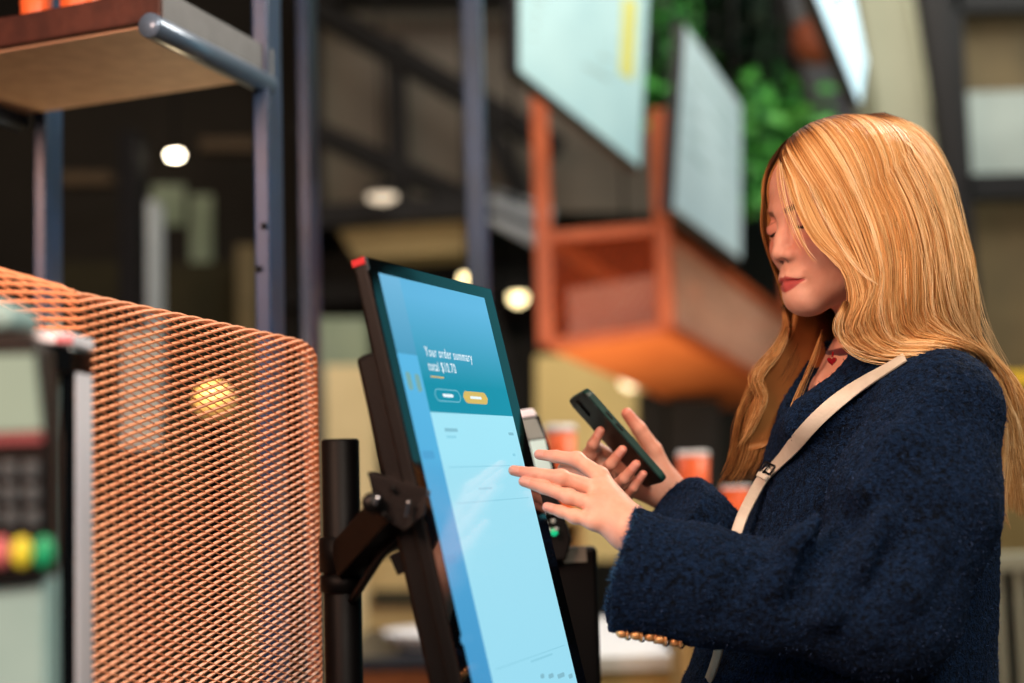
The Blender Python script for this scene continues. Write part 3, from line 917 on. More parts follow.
def under(G, inset, tone):
    """closed under-layer of a lock sheet so no gaps show between strands"""
    global scount
    U = np.linspace(0, len(G) - 1, (len(G) - 1) * 5 + 1)
    outer, inner = [], []
    s = np.linspace(0, 1, NPT)
    for u in U:
        g = lerp_guides(G, u)
        iw = ROOTC - g; iw[:, 2] *= .15; iw /= np.linalg.norm(iw, axis=1)[:, None] + 1e-9
        tp_ = np.clip((1 - s) * 6, .1, 1)[:, None]
        outer.append((g + iw * inset)[: NPT - 5]); inner.append((g + iw * (inset + .006 * tp_))[: NPT - 5])
    A = push_out(np.array(outer), -.001); B = push_out(np.array(inner), -.004); nu, k = A.shape[:2]
    base = scount; off = nu * k
    V = np.vstack([A.reshape(-1, 3), B.reshape(-1, 3)])
    q = []
    for i in range(nu - 1):
        for j in range(k - 1):
            a = base + i * k + j
            q.append((a, a + 1, a + k + 1, a + k)); q.append((a + off, a + off + k, a + off + k + 1, a + off + 1))
    for j in range(k - 1):
        a = base + j; b = base + (nu - 1) * k + j
        q.append((a, a + off, a + off + 1, a + 1)); q.append((b, b + 1, b + 1 + off, b + off))
    for i in range(nu - 1):
        for j in (0, k - 1):
            a = base + i * k + j; q.append((a, a + k, a + k + off, a + off))
    SV_.append(V); SF_.append(np.array(q)); scount += len(V); ST_.append(np.full(len(V), tone))

def hair_cap():
    """short root layer over the skull"""
    global scount
    mm = .001
    Fd = Field(np.array([-125, -100, -70]) * mm, np.array([110, 100, 125]) * mm, 2.5 * mm)
    d = Fd.ell(np.array((-10, 0, 30)) * mm, np.array((96.5, 77.5, 75.5)) * mm)
    face = Fd.ell(np.array((80, 0, -14)) * mm, np.array((52, 62, 92)) * mm)
    d = np.maximum(d, -face)
    Fd.U(d.astype(np.float32), 0)
    p, q = Fd.mesh(); p = relax(p, q, 2)
    SV_.append(HC + p @ RH.T); SF_.append(q + scount); scount += len(p); ST_.append(np.full(len(p), .42))

hair_cap()
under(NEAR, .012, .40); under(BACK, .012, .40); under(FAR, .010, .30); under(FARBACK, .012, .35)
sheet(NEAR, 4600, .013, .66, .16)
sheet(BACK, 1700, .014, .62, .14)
sheet(FAR, 1500, .010, .38, .12)  # far-side hair toned darker, its shade put into the colour
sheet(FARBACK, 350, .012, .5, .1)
# loose locks
def lock(g, n, rad, tone, sd=.12, r=.00036):
    g = push_out(guide(g), .004); s = np.linspace(0, 1, NPT)
    for _ in range(n):
        o = rng.normal(0, rad * .5, 3)
        q = g + o * (np.sin(np.pi * np.clip(s, .06, .96)) ** .6)[:, None] + np.stack([.0015 * np.sin(s * 8 + rng.uniform(0, 6)) for _k in range(3)], 1) * s[:, None]
        strand(q[: int(NPT * rng.uniform(.8, 1))], r * rng.uniform(.7, 1.2), tone + sd * rng.normal())
lock([(784, 152, 1.60), (793, 175, 1.575), (802, 205, 1.556), (814, 232, 1.545), (831, 256, 1.535), (850, 274, 1.527), (868, 285, 1.518), (884, 296, 1.508)], 40, .004, .80)
lock([(792, 149, 1.605), (806, 176, 1.570), (824, 215, 1.545), (842, 248, 1.528), (861, 272, 1.515), (882, 287, 1.505)], 40, .005, .85)
lock([(846, 303, 1.522), (839, 322, 1.528), (842, 338, 1.534), (858, 351, 1.533), (886, 357, 1.522), (916, 358, 1.500), (948, 357, 1.515)], 110, .007, .80)
lock([(972, 338, 1.57), (990, 368, 1.59), (1000, 402, 1.605), (1003, 440, 1.61), (1001, 480, 1.61), (1001, 508, 1.61), (1012, 534, 1.62)], 120, .010, .66)
lock([(784, 306, 1.66), (786, 328, 1.655), (775, 352, 1.648), (763, 366, 1.640), (756, 380, 1.640), (762, 398, 1.645), (752, 424, 1.655), (736, 450, 1.67)], 90, .007, .55)
lock([(822, 330, 1.635), (815, 355, 1.62), (802, 385, 1.605), (792, 410, 1.60), (786, 430, 1.60)], 24, .004, .5)
lock([(780, 158, 1.598), (783, 185, 1.566), (788, 208, 1.552), (795, 228, 1.543), (806, 250, 1.535), (820, 266, 1.53)], 9, .006, .72)
lock([(779, 157, 1.60), (780, 180, 1.574), (784, 200, 1.562), (790, 220, 1.555), (799, 240, 1.545)], 2, .005, .6)
# fly-away hairs
for _ in range(70):
    G = NEAR if rng.random() < .75 else BACK
    g = lerp_guides(G, rng.uniform(len(G) - 4.0, len(G) - 1.01)); s = np.linspace(0, 1, NPT)
    out = g - ROOTC; out[:, 2] *= .3; out /= np.linalg.norm(out, axis=1)[:, None]
    amp = rng.uniform(.004, .018)
    q = g + out * (amp * np.sin(np.pi * s * rng.uniform(.8, 1.8)) ** 2)[:, None] + np.array([0, 0, .006]) * np.sin(np.pi * s)[:, None] * rng.uniform(0, 1)
    strand(q[: int(NPT * rng.uniform(.5, .95))], .00022, .85)
for _ in range(7):
    a = HW((rng.uniform(-40, 50) * .001, rng.uniform(-20, 25) * .001, .101))
    d = nrm(np.array([rng.uniform(-.6, .9), rng.uniform(-.4, .4), rng.uniform(.05, .25)])); L = rng.uniform(.03, .075)
    q = np.array([a + d * L * t + np.array([0, 0, -1]) * .5 * L * t * t for t in np.linspace(0, 1, 16)])
    strand(q, .0002, .7, False)
hair = mesh_from('hair', [(np.vstack(SV_), np.vstack(SF_), 0)], ['hair'], person, attrs={'tone': ST_})

# ---------------------------------------------------------------- phone in the far hand
phone = thing('smartphone', 'black phone in dark green case gripped in the woman\'s far hand', 'phone', PC)
PR = np.stack([PA_, PW, PN], 1)
def rounded_slab(L, W, T, r, R, c, seg=6):
    pts = []
    for sx, sy, a0 in ((1, 1, 0), (-1, 1, 90), (-1, -1, 180), (1, -1, 270)):
        for k in range(seg + 1):
            a = math.radians(a0 + 90 * k / seg); pts.append((sx * (L - r) + r * math.cos(a), sy * (W - r) + r * math.sin(a)))
    pts = np.array(pts)
    f = np.c_[pts, np.full(len(pts), T)]; b = np.c_[pts, np.full(len(pts), -T)]
    return c + f @ np.asarray(R).T, c + b @ np.asarray(R).T
mb = MB(); mb.hexa(*rounded_slab(PLEN, .036, .0042, .009, PR, PC)); mb.build('case', 'phone_green', phone, bevel=.0016)
mb = MB(); mb.hexa(*rounded_slab(PLEN - .0012, .0348, .0004, .0085, PR, PC - PN * .0044)); mb.build('back_panel', 'phone_black', phone)
mb = MB(); mb.hexa(*rounded_slab(PLEN - .003, .033, .0004, .0075, PR, PC + PN * .0044)); mb.build('screen', 'black_gloss', phone)
mb = MB(); mb.hexa(*rounded_slab(.012, .012, .0010, .004, PR, ph(PLEN - .018, -.018, -.0056))); mb.build('camera_bump', 'phone_black', phone)
for aa in (.03, .012):
    mb = MB(); mb.box(ph(aa, .0364, 0), (.012, .0012, .002), PR); mb.build('side_button', 'phone_black', phone, bevel=.0004)

# ---------------------------------------------------------------- cross-body bag
bag = thing('crossbody_bag', 'cream leather bag strap buckled across the front of the navy coat', 'bag', P(780, 640, 1.86))
def ribbon(path, width, thick, wdir):
    t = np.gradient(path, axis=0); V = []
    for i in range(len(path)):
        tt = nrm(t[i]); n = nrm(wdir[i] - tt * (wdir[i] @ tt)); s = np.cross(tt, n)
        V += [path[i] + s * width / 2 + n * thick / 2, path[i] - s * width / 2 + n * thick / 2, path[i] - s * width / 2 - n * thick / 2, path[i] + s * width / 2 - n * thick / 2]
    Fc = []
    for i in range(len(path) - 1):
        for j in range(4): Fc.append((i * 4 + j, i * 4 + (j + 1) % 4, i * 4 + 4 + (j + 1) % 4, i * 4 + 4 + j))
    e = (len(path) - 1) * 4
    Fc += [(3, 2, 1, 0), (e, e + 1, e + 2, e + 3)]
    return V, Fc
def on_coat(px, py, lift=.003, default=1.55):
    d = nrm(P(px, py, 1.0) - CAMPOS)
    h = COATB.ray_cast(Vector(CAMPOS), Vector(d))
    if h[0] is None: return P(px, py, default), np.array([-.5, -.8, .2])
    return np.array(h[0]) - d * lift, np.array(h[1])
def strap_piece(pix, width, n=40, lift=.009):
    pix = catmull(np.array([(a, b, 0) for a, b in pix], float), n)
    pts, nor = zip(*[on_coat(a, b, lift) for a, b, _ in pix])
    pts = np.array(pts); nor = np.array(nor)
    for _ in range(16):
        pts[1:-1] = pts[1:-1] * .5 + (pts[:-2] + pts[2:]) * .25
        nor[1:-1] = nor[1:-1] * .5 + (nor[:-2] + nor[2:]) * .25
    return pts, nor
sp, sn = strap_piece([(905, 357), (885, 370), (858, 386), (832, 405), (808, 428), (786, 455), (771, 470)], .017)
V, Fc = ribbon(sp, .0165, .0028, sn); mb = MB(); mb.add(V, Fc, 0, True); mb.build('strap', 'cream_leather', bag, bevel=.0006)
sp2 = catmull(np.vstack([sp[-1:], PA([(763, 478, sp[-1][1] + .002), (753, 495, sp[-1][1] + .010), (743, 515, sp[-1][1] + .014), (737, 532, sp[-1][1] + .014), (731, 556, sp[-1][1] + .014)])]), 30)
sn2 = np.array([nrm(np.array([-.45, -.85, .2]))] * 30)
V, Fc = ribbon(sp2, .0130, .0034, sn2); mb = MB(); mb.add(V, Fc, 0, True); mb.build('lower_strap', 'cream_leather', bag, bevel=.0006)
bc, bn = sp[-1].copy(), sn[-1].copy(); bc = bc + bn * .003
tx = nrm(P(760, 485, 1.5) - P(778, 458, 1.5)); bn = nrm(bn - tx * (bn @ tx)); sx = np.cross(tx, bn)
mb = MB()
loop = [bc + sx * .0105 * a + tx * .0055 * b + bn * .002 for a, b in ((-1, -1), (1, -1), (1, 1), (-1, 1), (-1, -1))]
mb.tube(np.vstack([np.linspace(loop[i], loop[i + 1], 5) for i in range(4)]), .0014, 6); mb.tube([bc - tx * .006 + bn * .003, bc + tx * .008 + bn * .004], .0011, 6)
mb.build('buckle', 'dark_metal', bag)
mb = MB(); V, Fc = ribbon(np.array([bc + tx * t - sx * .001 for t in (.008, .011, .014)]) + bn * .003, .0185, .004, np.array([bn] * 3)); mb.add(V, Fc); mb.build('strap_loop', 'cream_leather', bag, bevel=.001)
bb_c = np.array([P(760, 690, 1.9)[0] + .02, 1.92, .80])
mb = MB(); f, b = rounded_slab(.12, .075, .03, .02, np.stack([Fb, Z, Lb], 1), bb_c); mb.hexa(f, b); mb.build('bag_body', 'cream_leather', bag, bevel=.006)
sidep = catmull([sp2[-1], P(726, 600, 1.545), P(716, 660, 1.58), np.array([.20, 1.70, .92]), np.array([bb_c[0] - .1, 1.86, .90]), bb_c + Z * .07 - Fb * -.1], 30)
nn_ = np.array([nrm(np.array([c[0] - .42, c[1] - 1.675, 0])) for c in sidep])
V, Fc = ribbon(sidep, .013, .003, nn_); mb = MB(); mb.add(V, Fc, 0, True); mb.build('hanging_strap', 'cream_leather', bag)
# ================================================================ ROOM SHELL
def slab_px(mb, corners, thick, mi=0, normal=None):
    """solid panel whose front face has the given world corners"""
    A = np.array(corners); n = nrm(np.cross(A[1] - A[0], A[2] - A[0])) if normal is None else nrm(normal)
    if n @ (CAMPOS - A[0]) > 0: n = -n
    mb.hexa(A, A + n * thick, mi)

def room_box(name, lo, hi, m):
    lo, hi = np.array(lo, float), np.array(hi, float)
    mb = MB(); mb.box((lo + hi) / 2, hi - lo)
    return struct(mb.build(name, m))

RX0, RX1, RY0, RY1, RZ = -6.5, 6.5, -3.0, 12.0, 4.6
room_box('floor', (RX0, RY0, -.1), (RX1, RY1, 0), 'floor_tile')
room_box('wall_back', (RX0, RY1, 0), (RX1, RY1 + .15, RZ), 'wall_brown')
room_box('wall_left', (RX0 - .15, RY0, 0), (RX0, RY1, RZ), 'wall_brown')
room_box('wall_right', (RX1, RY0, 0), (RX1 + .15, RY1, RZ), 'wall_brown')
room_box('ceiling', (RX0, RY0, RZ), (RX1, RY1, RZ + .15), 'ceiling_dark')

# pillar between the light box and the window
mb = MB()
fr_ = [P(862, 260, 6.0), P(940, 260, 6.0), P(905, -40, 6.0), P(852, -40, 6.0)]
def column(name, xa0, xa1, ya, xb0, xb1, yb, Y, dep, m):
    za, zb = P(512, ya, Y)[2], P(512, yb, Y)[2]
    def xz(pa, pb, z):
        a, b = P(pa, ya, Y)[0], P(pb, yb, Y)[0]; return a + (b - a) * (z - za) / (zb - za)
    z1 = P(512, 300, Y)[2]
    mb = MB()
    ring = lambda z, zq: np.array([(xz(xa0, xb0, zq), Y, z), (xz(xa1, xb1, zq), Y, z), (xz(xa1, xb1, zq), Y + dep, z), (xz(xa0, xb0, zq), Y + dep, z)])
    mb.hexa(ring(z1, z1), ring(RZ, RZ)); mb.hexa(ring(0, z1), ring(z1, z1))
    return mb.build(name, m, bevel=.01)
struct(column('trim_1', 858, 904, 0, 880, 934, 130, 6.0, .35, 'pillar_grey'))
struct(column('trim_2', 920, 946, 0, 948, 968, 185, 5.9, .12, 'beam_dark'))
mk('pale_trim', '#b2baa6', .7, 0, '#a4ac98', 3)
struct(column('trim_3', 905, 919, 0, 934, 946, 130, 5.98, .1, 'pale_trim'))

# unseen teal glow panel at right, added for its reflection in the bezel
mk('teal_glow', '#3f8f98', .4, 0, '#327a84', .8, emit='#3f98a4', estr=.9)
mb = MB(); mb.box((4.65, 6.9, 2.65), (3.5, .05, 2.9)); w2 = struct(mb.build('teal_glow_panel', 'teal_glow'))
mb = MB()
for x in (2.9, 4.07, 5.23, 6.4): mb.box((x, 6.86, 2.05), (.05, .08, 4.1))
for z_ in (1.2, 4.1): mb.box((4.65, 6.86, z_), (3.5, .08, .06))
mb.build('glow_panel_frame', 'beam_dark', w2)

# gridded window at the far right
mk('blind_light', '#aebab4', 0.7, 0.0, '#9ca8a2', 3, emit='#a9bab6', estr=0.22)
mk('warm_room', '#6d6044', 0.8, 0.0, '#4e4734', 2.5, emit='#7a6a48', estr=0.12)
Yw = 6.6
wx0, wx1 = P(955, 100, Yw)[0], P(1075, 100, Yw)[0]
mb = MB(); zt = P(990, -30, Yw)[2]; zb = P(990, 420, Yw)[2]
rails = [P(990, y, Yw)[2] for y in (-30, 8, 180, 200, 300, 420)]
for x in (wx0, wx1): mb.box((x, Yw, (zt + zb) / 2), (.09, .10, zt - zb))
for zc, hh in ((P(990, 4, Yw)[2], .10), (P(990, 188, Yw)[2], .12), (zb, .12), (zt, .1)): mb.box(((wx0 + wx1) / 2, Yw, zc), (wx1 - wx0, .10, hh))
win = struct(mb.build('window_1', 'beam_dark', bevel=.006))
mb = MB(); z0, z1 = P(990, 180, Yw)[2], P(990, 85, Yw)[2]
k = 0
z = z0
while z < z1:
    mb.box(((wx0 + wx1) / 2, Yw + .10, z), (wx1 - wx0 - .1, .012, .034), np.array([[1, 0, 0], [0, .94, -.34], [0, .34, .94]])); z += .036
mb.build('window_blind', 'blind_light', win)
mb = MB(); mb.box(((wx0 + wx1) / 2, Yw + .16, (zt + zb) / 2), (wx1 - wx0 - .06, .02, zt - zb)); mb.build('window_backing', 'warm_room', win)

# ================================================================ KIOSK
kiosk = thing('self_order_kiosk', 'black self-order kiosk with tall tilted touchscreen showing an order summary', 'kiosk', (P(341, 500, 1.40)[0], 1.40, 0))
SBACK = -SN
RS = np.stack([SU, SV, SN], 1)
def splate(s0, s1, t0, t1, n0, n1, r=.004):
    f = [scrW(s, t, n1) for s, t in ((s0, t0), (s1, t0), (s1, t1), (s0, t1))]
    b = [scrW(s, t, n0) for s, t in ((s0, t0), (s1, t0), (s1, t1), (s0, t1))]
    return np.array(f), np.array(b)
mb = MB(); mb.hexa(*splate(0, SW, 0, SH, -.016, -.0012))
disp = mb.build('display', 'black_plastic', kiosk, bevel=.003)
mb = MB(); mb.hexa(*splate(.012, SW - .02, .085, SH - .03, -.042, -.0155)); mb.build('rear_housing', 'black_plastic', disp, bevel=.006)
mb = MB(); mb.hexa(*splate(.04, SW - .05, .165, SH - .12, -.056, -.0415)); mb.build('mount_plate', 'black_steel', disp, bevel=.004)
mb = MB(); mb.hexa(*splate(.0, SW, .0, SH, -.0013, .0)); mb.build('glass_front', 'black_gloss', disp, bevel=.0005)
mb = MB(); mb.hexa(*splate(-.0012, .045, -.0012, .006, -.0158, -.0022)); mb.build('red_lit_corner', 'red_lit_plastic', disp, bevel=.0008)  # glowing red piece standing for red light on the display corner
mb = MB(); mb.hexa(*splate(-.0008, .0012, .0, .012, -.0018, .0006)); mb.build('chrome_edge', 'chrome', disp, bevel=.0003)

# the lit picture: one mesh, its patterns as materials
def screen_mat(name, c_top, c_bot, strength, t0, t1, blot=0.0):
    m = bpy.data.materials.new(name); m.use_nodes = True; nt = m.node_tree; b = nt.nodes['Principled BSDF']
    b.inputs['Base Color'].default_value = (.004, .004, .004, 1); b.inputs['Roughness'].default_value = .12
    a = attr_node(nt, 'down'); r = nt.nodes.new('ShaderNodeMapRange'); nt.links.new(a.outputs['Fac'], r.inputs[0])
    r.inputs[1].default_value = t0; r.inputs[2].default_value = t1
    x = nt.nodes.new('ShaderNodeValToRGB'); nt.links.new(r.outputs[0], x.inputs[0])
    x.color_ramp.elements[0].color = srgb(c_top); x.color_ramp.elements[1].color = srgb(c_bot)
    nt.links.new(x.outputs[0], b.inputs['Emission Color']); b.inputs['Emission Strength'].default_value = strength
    MAT[name] = m
screen_mat('ui_page_top', '#74b8de', '#3f8fb4', 1.0, .01, .11)
screen_mat('ui_page', '#5ab4e2', '#3f8fc4', 1.0, .10, .5)
screen_mat('ui_header', '#62b2dc', '#0b8aa4', 1.0, .03, .12)
screen_mat('ui_sheet', '#a4e3f4', '#9adcf2', 1.0, .16, .5)
def flat(name, c, s=1.0):
    m = mat(name, '#020202', .12, emit=c, estr=s); MAT[name] = m
flat('ui_text', '#eefbff'); flat('ui_yellow', '#d9b75a'); flat('ui_outline', '#7fc4d6'); flat('ui_grey', '#86bccd'); flat('ui_line', '#8fd0e4'); flat('ui_orange', '#7aa8a4'); flat('ui_blue', '#4f9fd0')
UI = ['ui_page_top', 'ui_page', 'ui_header', 'ui_sheet', 'ui_text', 'ui_yellow', 'ui_outline', 'ui_grey', 'ui_line', 'ui_orange', 'ui_blue']
mb = MB()
sL, tT = scr(379, 276); sR, _ = scr(484, 298)
tT = min(tT, scr(484, 298)[1])
sM, tM = scr(421, 370); sM2, _ = scr(460, 560)
sM = (sM + sM2) / 2 + .0035
tS = scr(398, 353)[1]; tH = (scr(433, 412)[1] + scr(521, 417)[1]) / 2
tB = SH - .014
print('ui', sL, sR, sM, sM2, tT, tS, tH, SW)
def rect(s0, s1, t0, t1, n, mi, nt_=1):
    ts = np.linspace(t0, t1, nt_ + 1)
    V = [scrW(s, t, n) for t in ts for s in (s0, s1)]
    mb.add(V, [(2 * i, 2 * i + 2, 2 * i + 3, 2 * i + 1) for i in range(nt_)], mi)
def rrect(s0, s1, t0, t1, r, n, mi, w=0):
    c = []
    for cx, cy, a0 in ((s1 - r, t1 - r, 0), (s0 + r, t1 - r, 90), (s0 + r, t0 + r, 180), (s1 - r, t0 + r, 270)):
        for k in range(7):
            a = math.radians(a0 + 15 * k); c.append((cx, cy, r, math.cos(a), math.sin(a)))
    O = [scrW(x + rr * ca, y + rr * sa, n) for x, y, rr, ca, sa in c]
    if w:
        I = [scrW(x + (rr - w) * ca, y + (rr - w) * sa, n) for x, y, rr, ca, sa in c]
        k = len(O); mb.add(O + I, [(i, (i + 1) % k, k + (i + 1) % k, k + i) for i in range(k)], mi)
    else: mb.add(O, [tuple(range(len(O)))], mi)
rect(sL, sM, tT, tS, .0003, 0, 6); rect(sL, sM, tS, tB, .0003, 1, 12)
rect(sM, sR, tT, tH, .0003, 2, 10); rect(sM, sR, tH, tB, .0003, 3, 10)
def uv(px, py): return scr(px, py)
# blurred thumbnails on the page behind
for (x, y) in ((409, 381), (418, 383)):
    s, t = uv(x, y); rrect(s - .005, s + .005, t - .009, t + .009, .004, .0005, 9)
for yy in (455, 560, 640):
    s, t = uv(409 + (yy - 381) * .21, yy); rrect(s - .006, s + .02, t - .004, t + .004, .003, .0005, 10)
# heading lines, real lettering
def text_polys(body, s0, t_base, width, height, mi, n):
    cu = bpy.data.curves.new('lettering', 'FONT'); cu.body = body; cu.size = 1.0; cu.resolution_u = 3; cu.offset = .004; cu.space_character = 1.14
    ob = bpy.data.objects.new('lettering', cu); COL.objects.link(ob)
    dg = bpy.context.evaluated_depsgraph_get(); me = bpy.data.meshes.new_from_object(ob.evaluated_get(dg))
    co = np.array([v.co for v in me.vertices]); fc = [tuple(p.vertices) for p in me.polygons]
    bpy.data.objects.remove(ob); bpy.data.curves.remove(cu); bpy.data.meshes.remove(me)
    w = co[:, 0].max() - co[:, 0].min()
    V = [scrW(s0 + (c[0] - co[:, 0].min()) / w * width, t_base - c[1] * height / .72, n) for c in co]
    mb.add(V, fc, mi)
s0, t0 = uv(425.8, 357.5); s1, t1 = uv(472.5, 362.5)
text_polys('Your order summary', s0, (t0 + t1) / 2 - .001, s1 - s0, .0105, 4, .0006)
s2, t2 = uv(427.5, 371.5); s3, t3 = uv(455, 374)
text_polys('total $10.70', s0, (t2 + t3) / 2 - .001, s3 - s2, .0105, 4, .0006)
sa, ta = uv(430, 376); sb, tb = uv(443.5, 378.5)
rect(s0, s0 + (sb - sa), (ta + tb) / 2 - .0008, (ta + tb) / 2 + .0008, .0006, 5)
sa, ta = uv(434, 387.5); sb, tb = uv(463, 404)
rrect(s0, s0 + sb - sa, ta + .001, tb - .001, .008, .0006, 6, .0009)
sc_, tc_ = uv(464.5, 393); sd_, td_ = uv(491, 406.5)
b0 = s0 + sb - sa + .007
rrect(b0, b0 + (sd_ - sc_), ta + .001, tb - .001, .008, .0006, 5)
rrect(s0 + (sb - sa) * .3, s0 + (sb - sa) * .7, (ta + tb) / 2 - .0016, (ta + tb) / 2 + .0016, .001, .0007, 4)
rrect(b0 + (sd_ - sc_) * .27, b0 + (sd_ - sc_) * .73, (ta + tb) / 2 - .0014, (ta + tb) / 2 + .0014, .001, .0008, 4)
# list rows: faint grey marks and rules
def mark(x, y, w, h, mi=7):
    s, t = uv(x, y); rrect(s, s + w, t - h / 2, t + h / 2, h * .4, .0006, mi)
mark(444, 430, .030, .0035); mark(446, 437, .022, .0025, 8); mark(508, 434, .014, .0032); mark(512, 455, .008, .003, 8)
mark(478, 489, .034, .0022, 8); mark(530, 662, .06, .002, 8); 
for x, w in ((540, .010), (548, .014), (557, .02), (568, .012)): mark(x, 677, w, .0045)
for y in (466, 500, 668):
    t = uv(500, y)[1]; rect(sM + .012, sR - .010, t - .0005, t + .0005, .0005, 8)
scr_o = mb.build('screen_image', UI, disp, fixn=False)
vv = np.array([v.co for v in scr_o.data.vertices])
at = scr_o.data.attributes.new('down', 'FLOAT', 'POINT'); at.data.foreach_set('value', ((vv - TL) @ SV).astype(np.float32))

# pole and tilting arm
px_, py_ = P(341, 500, 1.40)[:2]
zt = P(341, 439, 1.40)[2]; rp = 19 * 1.40 / FPX
mb = MB(); mb.lathe([(rp - .002, .012), (rp, .014), (rp, zt - .002), (rp - .002, zt)], (px_, 1.40, 0), (0, 0, 1), 40); mb.build('pole', 'black_steel', kiosk)
mb = MB(); mb.lathe([(.10, 0), (.10, .008), (.095, .012), (rp + .01, .014)], (px_, 1.40, 0), (0, 0, 1), 48); mb.build('base_plate', 'black_steel', kiosk)
for ya, yb, e in ((536, 572, .0035), (574, 592, .0028)):
    za, zb_ = P(341, yb, 1.40)[2], P(341, ya, 1.40)[2]
    mb = MB(); mb.lathe([(rp, za), (rp + e, za + .001), (rp + e, zb_ - .001), (rp, zb_)], (px_, 1.40, 0), (0, 0, 1), 40); mb.build('clamp_collar', 'black_steel', kiosk)
def bar(mb, a, b, w, h, up=(0, 0, 1), mi=0):
    a, b = np.asarray(a), np.asarray(b); d = nrm(b - a); s = nrm(np.cross(d, up)); u = np.cross(s, d)
    mb.box((a + b) / 2, (np.linalg.norm(b - a), w, h), np.stack([d, s, u], 1), mi)
pc_ = np.array([px_, 1.40, P(345, 560, 1.40)[2]])
mb = MB(); bar(mb, pc_ + np.array([.006, -.012, 0]), P(398, 504, 1.305), .030, .034); arm = mb.build('tilt_arm', 'black_steel', kiosk, bevel=.002)
mb = MB()
for yb_ in (1.270, 1.335):
    A = np.array([P(368, 472, yb_ + .01), P(427, 492, yb_), P(424, 514, yb_), P(404, 531, yb_ + .005), P(378, 514, yb_ + .01)])
    slab_px(mb, A, .003)
A = [P(368, 472, 1.28), P(427, 492, 1.27), P(427, 492, 1.27) + np.array([0, .075, 0]), P(368, 472, 1.28) + np.array([0, .075, 0])]
mb.hexa(np.array(A), np.array(A) - Z * .004)
brk = mb.build('tilt_bracket', 'black_plastic', kiosk, bevel=.001)
mb = MB(); c = P(372, 503, 1.275); mb.lathe([(.0085, -.006), (.0095, 0), (.0085, .007)], c, (.2, -1, 0), 16)
mb.build('tilt_knob', 'black_plastic', brk)
for (x, y, L) in ((376, 501, .004), (407, 509, .007)):
    mb = MB(); c = P(x, y, 1.264); bar(mb, c + np.array([-.001, 0, -L]), c + np.array([.002, 0, L]), .003, .004, (0, 1, 0)); mb.build('silver_clip', 'chrome', brk, bevel=.001, label='bright silver clip on the tilt bracket')
for (x, y) in ((392, 489), (384, 515)):
    mb = MB(); mb.lathe([(.0028, -.001), (.0028, .001), (.001, .0018)], P(x, y, 1.270), (0, -1, 0), 10); mb.build('screw', 'black_steel', brk)
for i, (e, dp) in enumerate((((424, 525), 0), ((418, 545), .012), ((404, 540), .02))):
    mb = MB(); mb.tube(catmull([P(352, 600, 1.385 + dp), P(364, 582, 1.36 + dp), P(384, 552, 1.34 + dp), P((384 + e[0]) / 2 + 4, (545 + e[1]) / 2 - 6, 1.325 + dp), P(e[0], e[1] - 14, 1.315 + dp)], 24), .0042 - .0006 * i, 10)
    mb.build('cable', 'black_plastic', kiosk)
mb = MB(); bar(mb, P(396, 552, 1.335), P(405, 572, 1.335), .012, .014); mb.build('cable_plug', 'black_plastic', kiosk, bevel=.001)

# payment terminal beyond the display
pay = thing('card_terminal', 'grey card terminal with green light on a black stand behind the touchscreen', 'card terminal', (P(560, 500, 1.86)[0], 1.88, 0))
Yp = 1.84
def P2(x, y, d=0): return P(x, y, Yp + d)
mb = MB(); A = np.array([P2(516, 416), P2(532, 410), P2(540, 416), P2(556, 466), P2(560, 515), P2(540, 520), P2(524, 500)]); mb.hexa(A, A + np.array([-.004, .035, -.006])); mb.build('terminal_body', 'black_plastic', pay, bevel=.003)
mk('terminal_grey', '#8d9a9a', .4, 0, '#7c8a8a', 8); mk('terminal_lcd', '#b9d4d2', .25, 0, '#a9c6c6', 5, emit='#a8c8c8', estr=.35)
mb = MB(); A = np.array([P2(515, 411), P2(533, 408), P2(537, 416), P2(518, 419)]) - np.array([0, .004, 0]); mb.hexa(A, A + np.array([0, .038, 0])); mb.build('top_cap', 'white_plastic', pay, bevel=.002)
mb = MB(); A = np.array([P2(521, 420), P2(536, 418), P2(545, 438), P2(528, 440)]) - np.array([0, .003, 0]); mb.hexa(A, A + np.array([0, .004, 0])); mb.build('reader_panel', 'terminal_grey', pay, bevel=.001)
mb = MB(); A = np.array([P2(529, 441), P2(545, 439), P2(552, 470), P2(537, 476)]) - np.array([0, .003, 0]); mb.hexa(A, A + np.array([0, .004, 0])); mb.build('screen', 'terminal_lcd', pay)
mk('green_led', '#0c8a58', .3, emit='#17c98a', estr=.8); mk('key_grey', '#9fb0b0', .5)
for i, (x, y) in enumerate([(543, 514), (551, 512), (545, 523), (553, 521), (549, 530), (556, 529)]):
    mb = MB(); mb.ball(P2(x, y) - np.array([0, .004, 0]), (.0034, .002, .003), seg=10, rings=6); mb.build('key', 'key_grey' if i else 'white_plastic', pay)
mb = MB(); mb.ball(P2(554, 532) - np.array([0, .003, 0]), (.0052, .003, .0052), seg=12, rings=8); mb.build('enter_key', 'green_led', pay, label='glowing green enter key')
mb = MB(); A = np.array([P2(538, 505, .01), P2(560, 500, .01), P2(572, 540, .01), P2(566, 560, .01), P2(545, 562, .01)]); mb.hexa(A, A + np.array([0, .04, 0])); mb.build('keypad_body', 'black_plastic', pay, bevel=.003)
xa, za = P2(570, 560, .03)[[0, 2]]
mb = MB(); mb.box((xa, Yp + .05, za / 2 + .006), (.072, .03, za + .02)); mb.build('stand_post', 'black_steel', pay, bevel=.006)
mb = MB(); mb.box((xa, Yp + .05, .006), (.24, .22, .012)); mb.build('base_plate', 'black_steel', pay, bevel=.003)
mk('sticker_grey', '#6c6f68', .6)
mb = MB(); A = np.array([P(562, 548, Yp + .031), P(586, 547, Yp + .031), P(587, 562, Yp + .031), P(563, 563, Yp + .031)]); mb.hexa(A, A + np.array([0, .003, 0])); mb.build('label_plate', 'sticker_grey', pay)

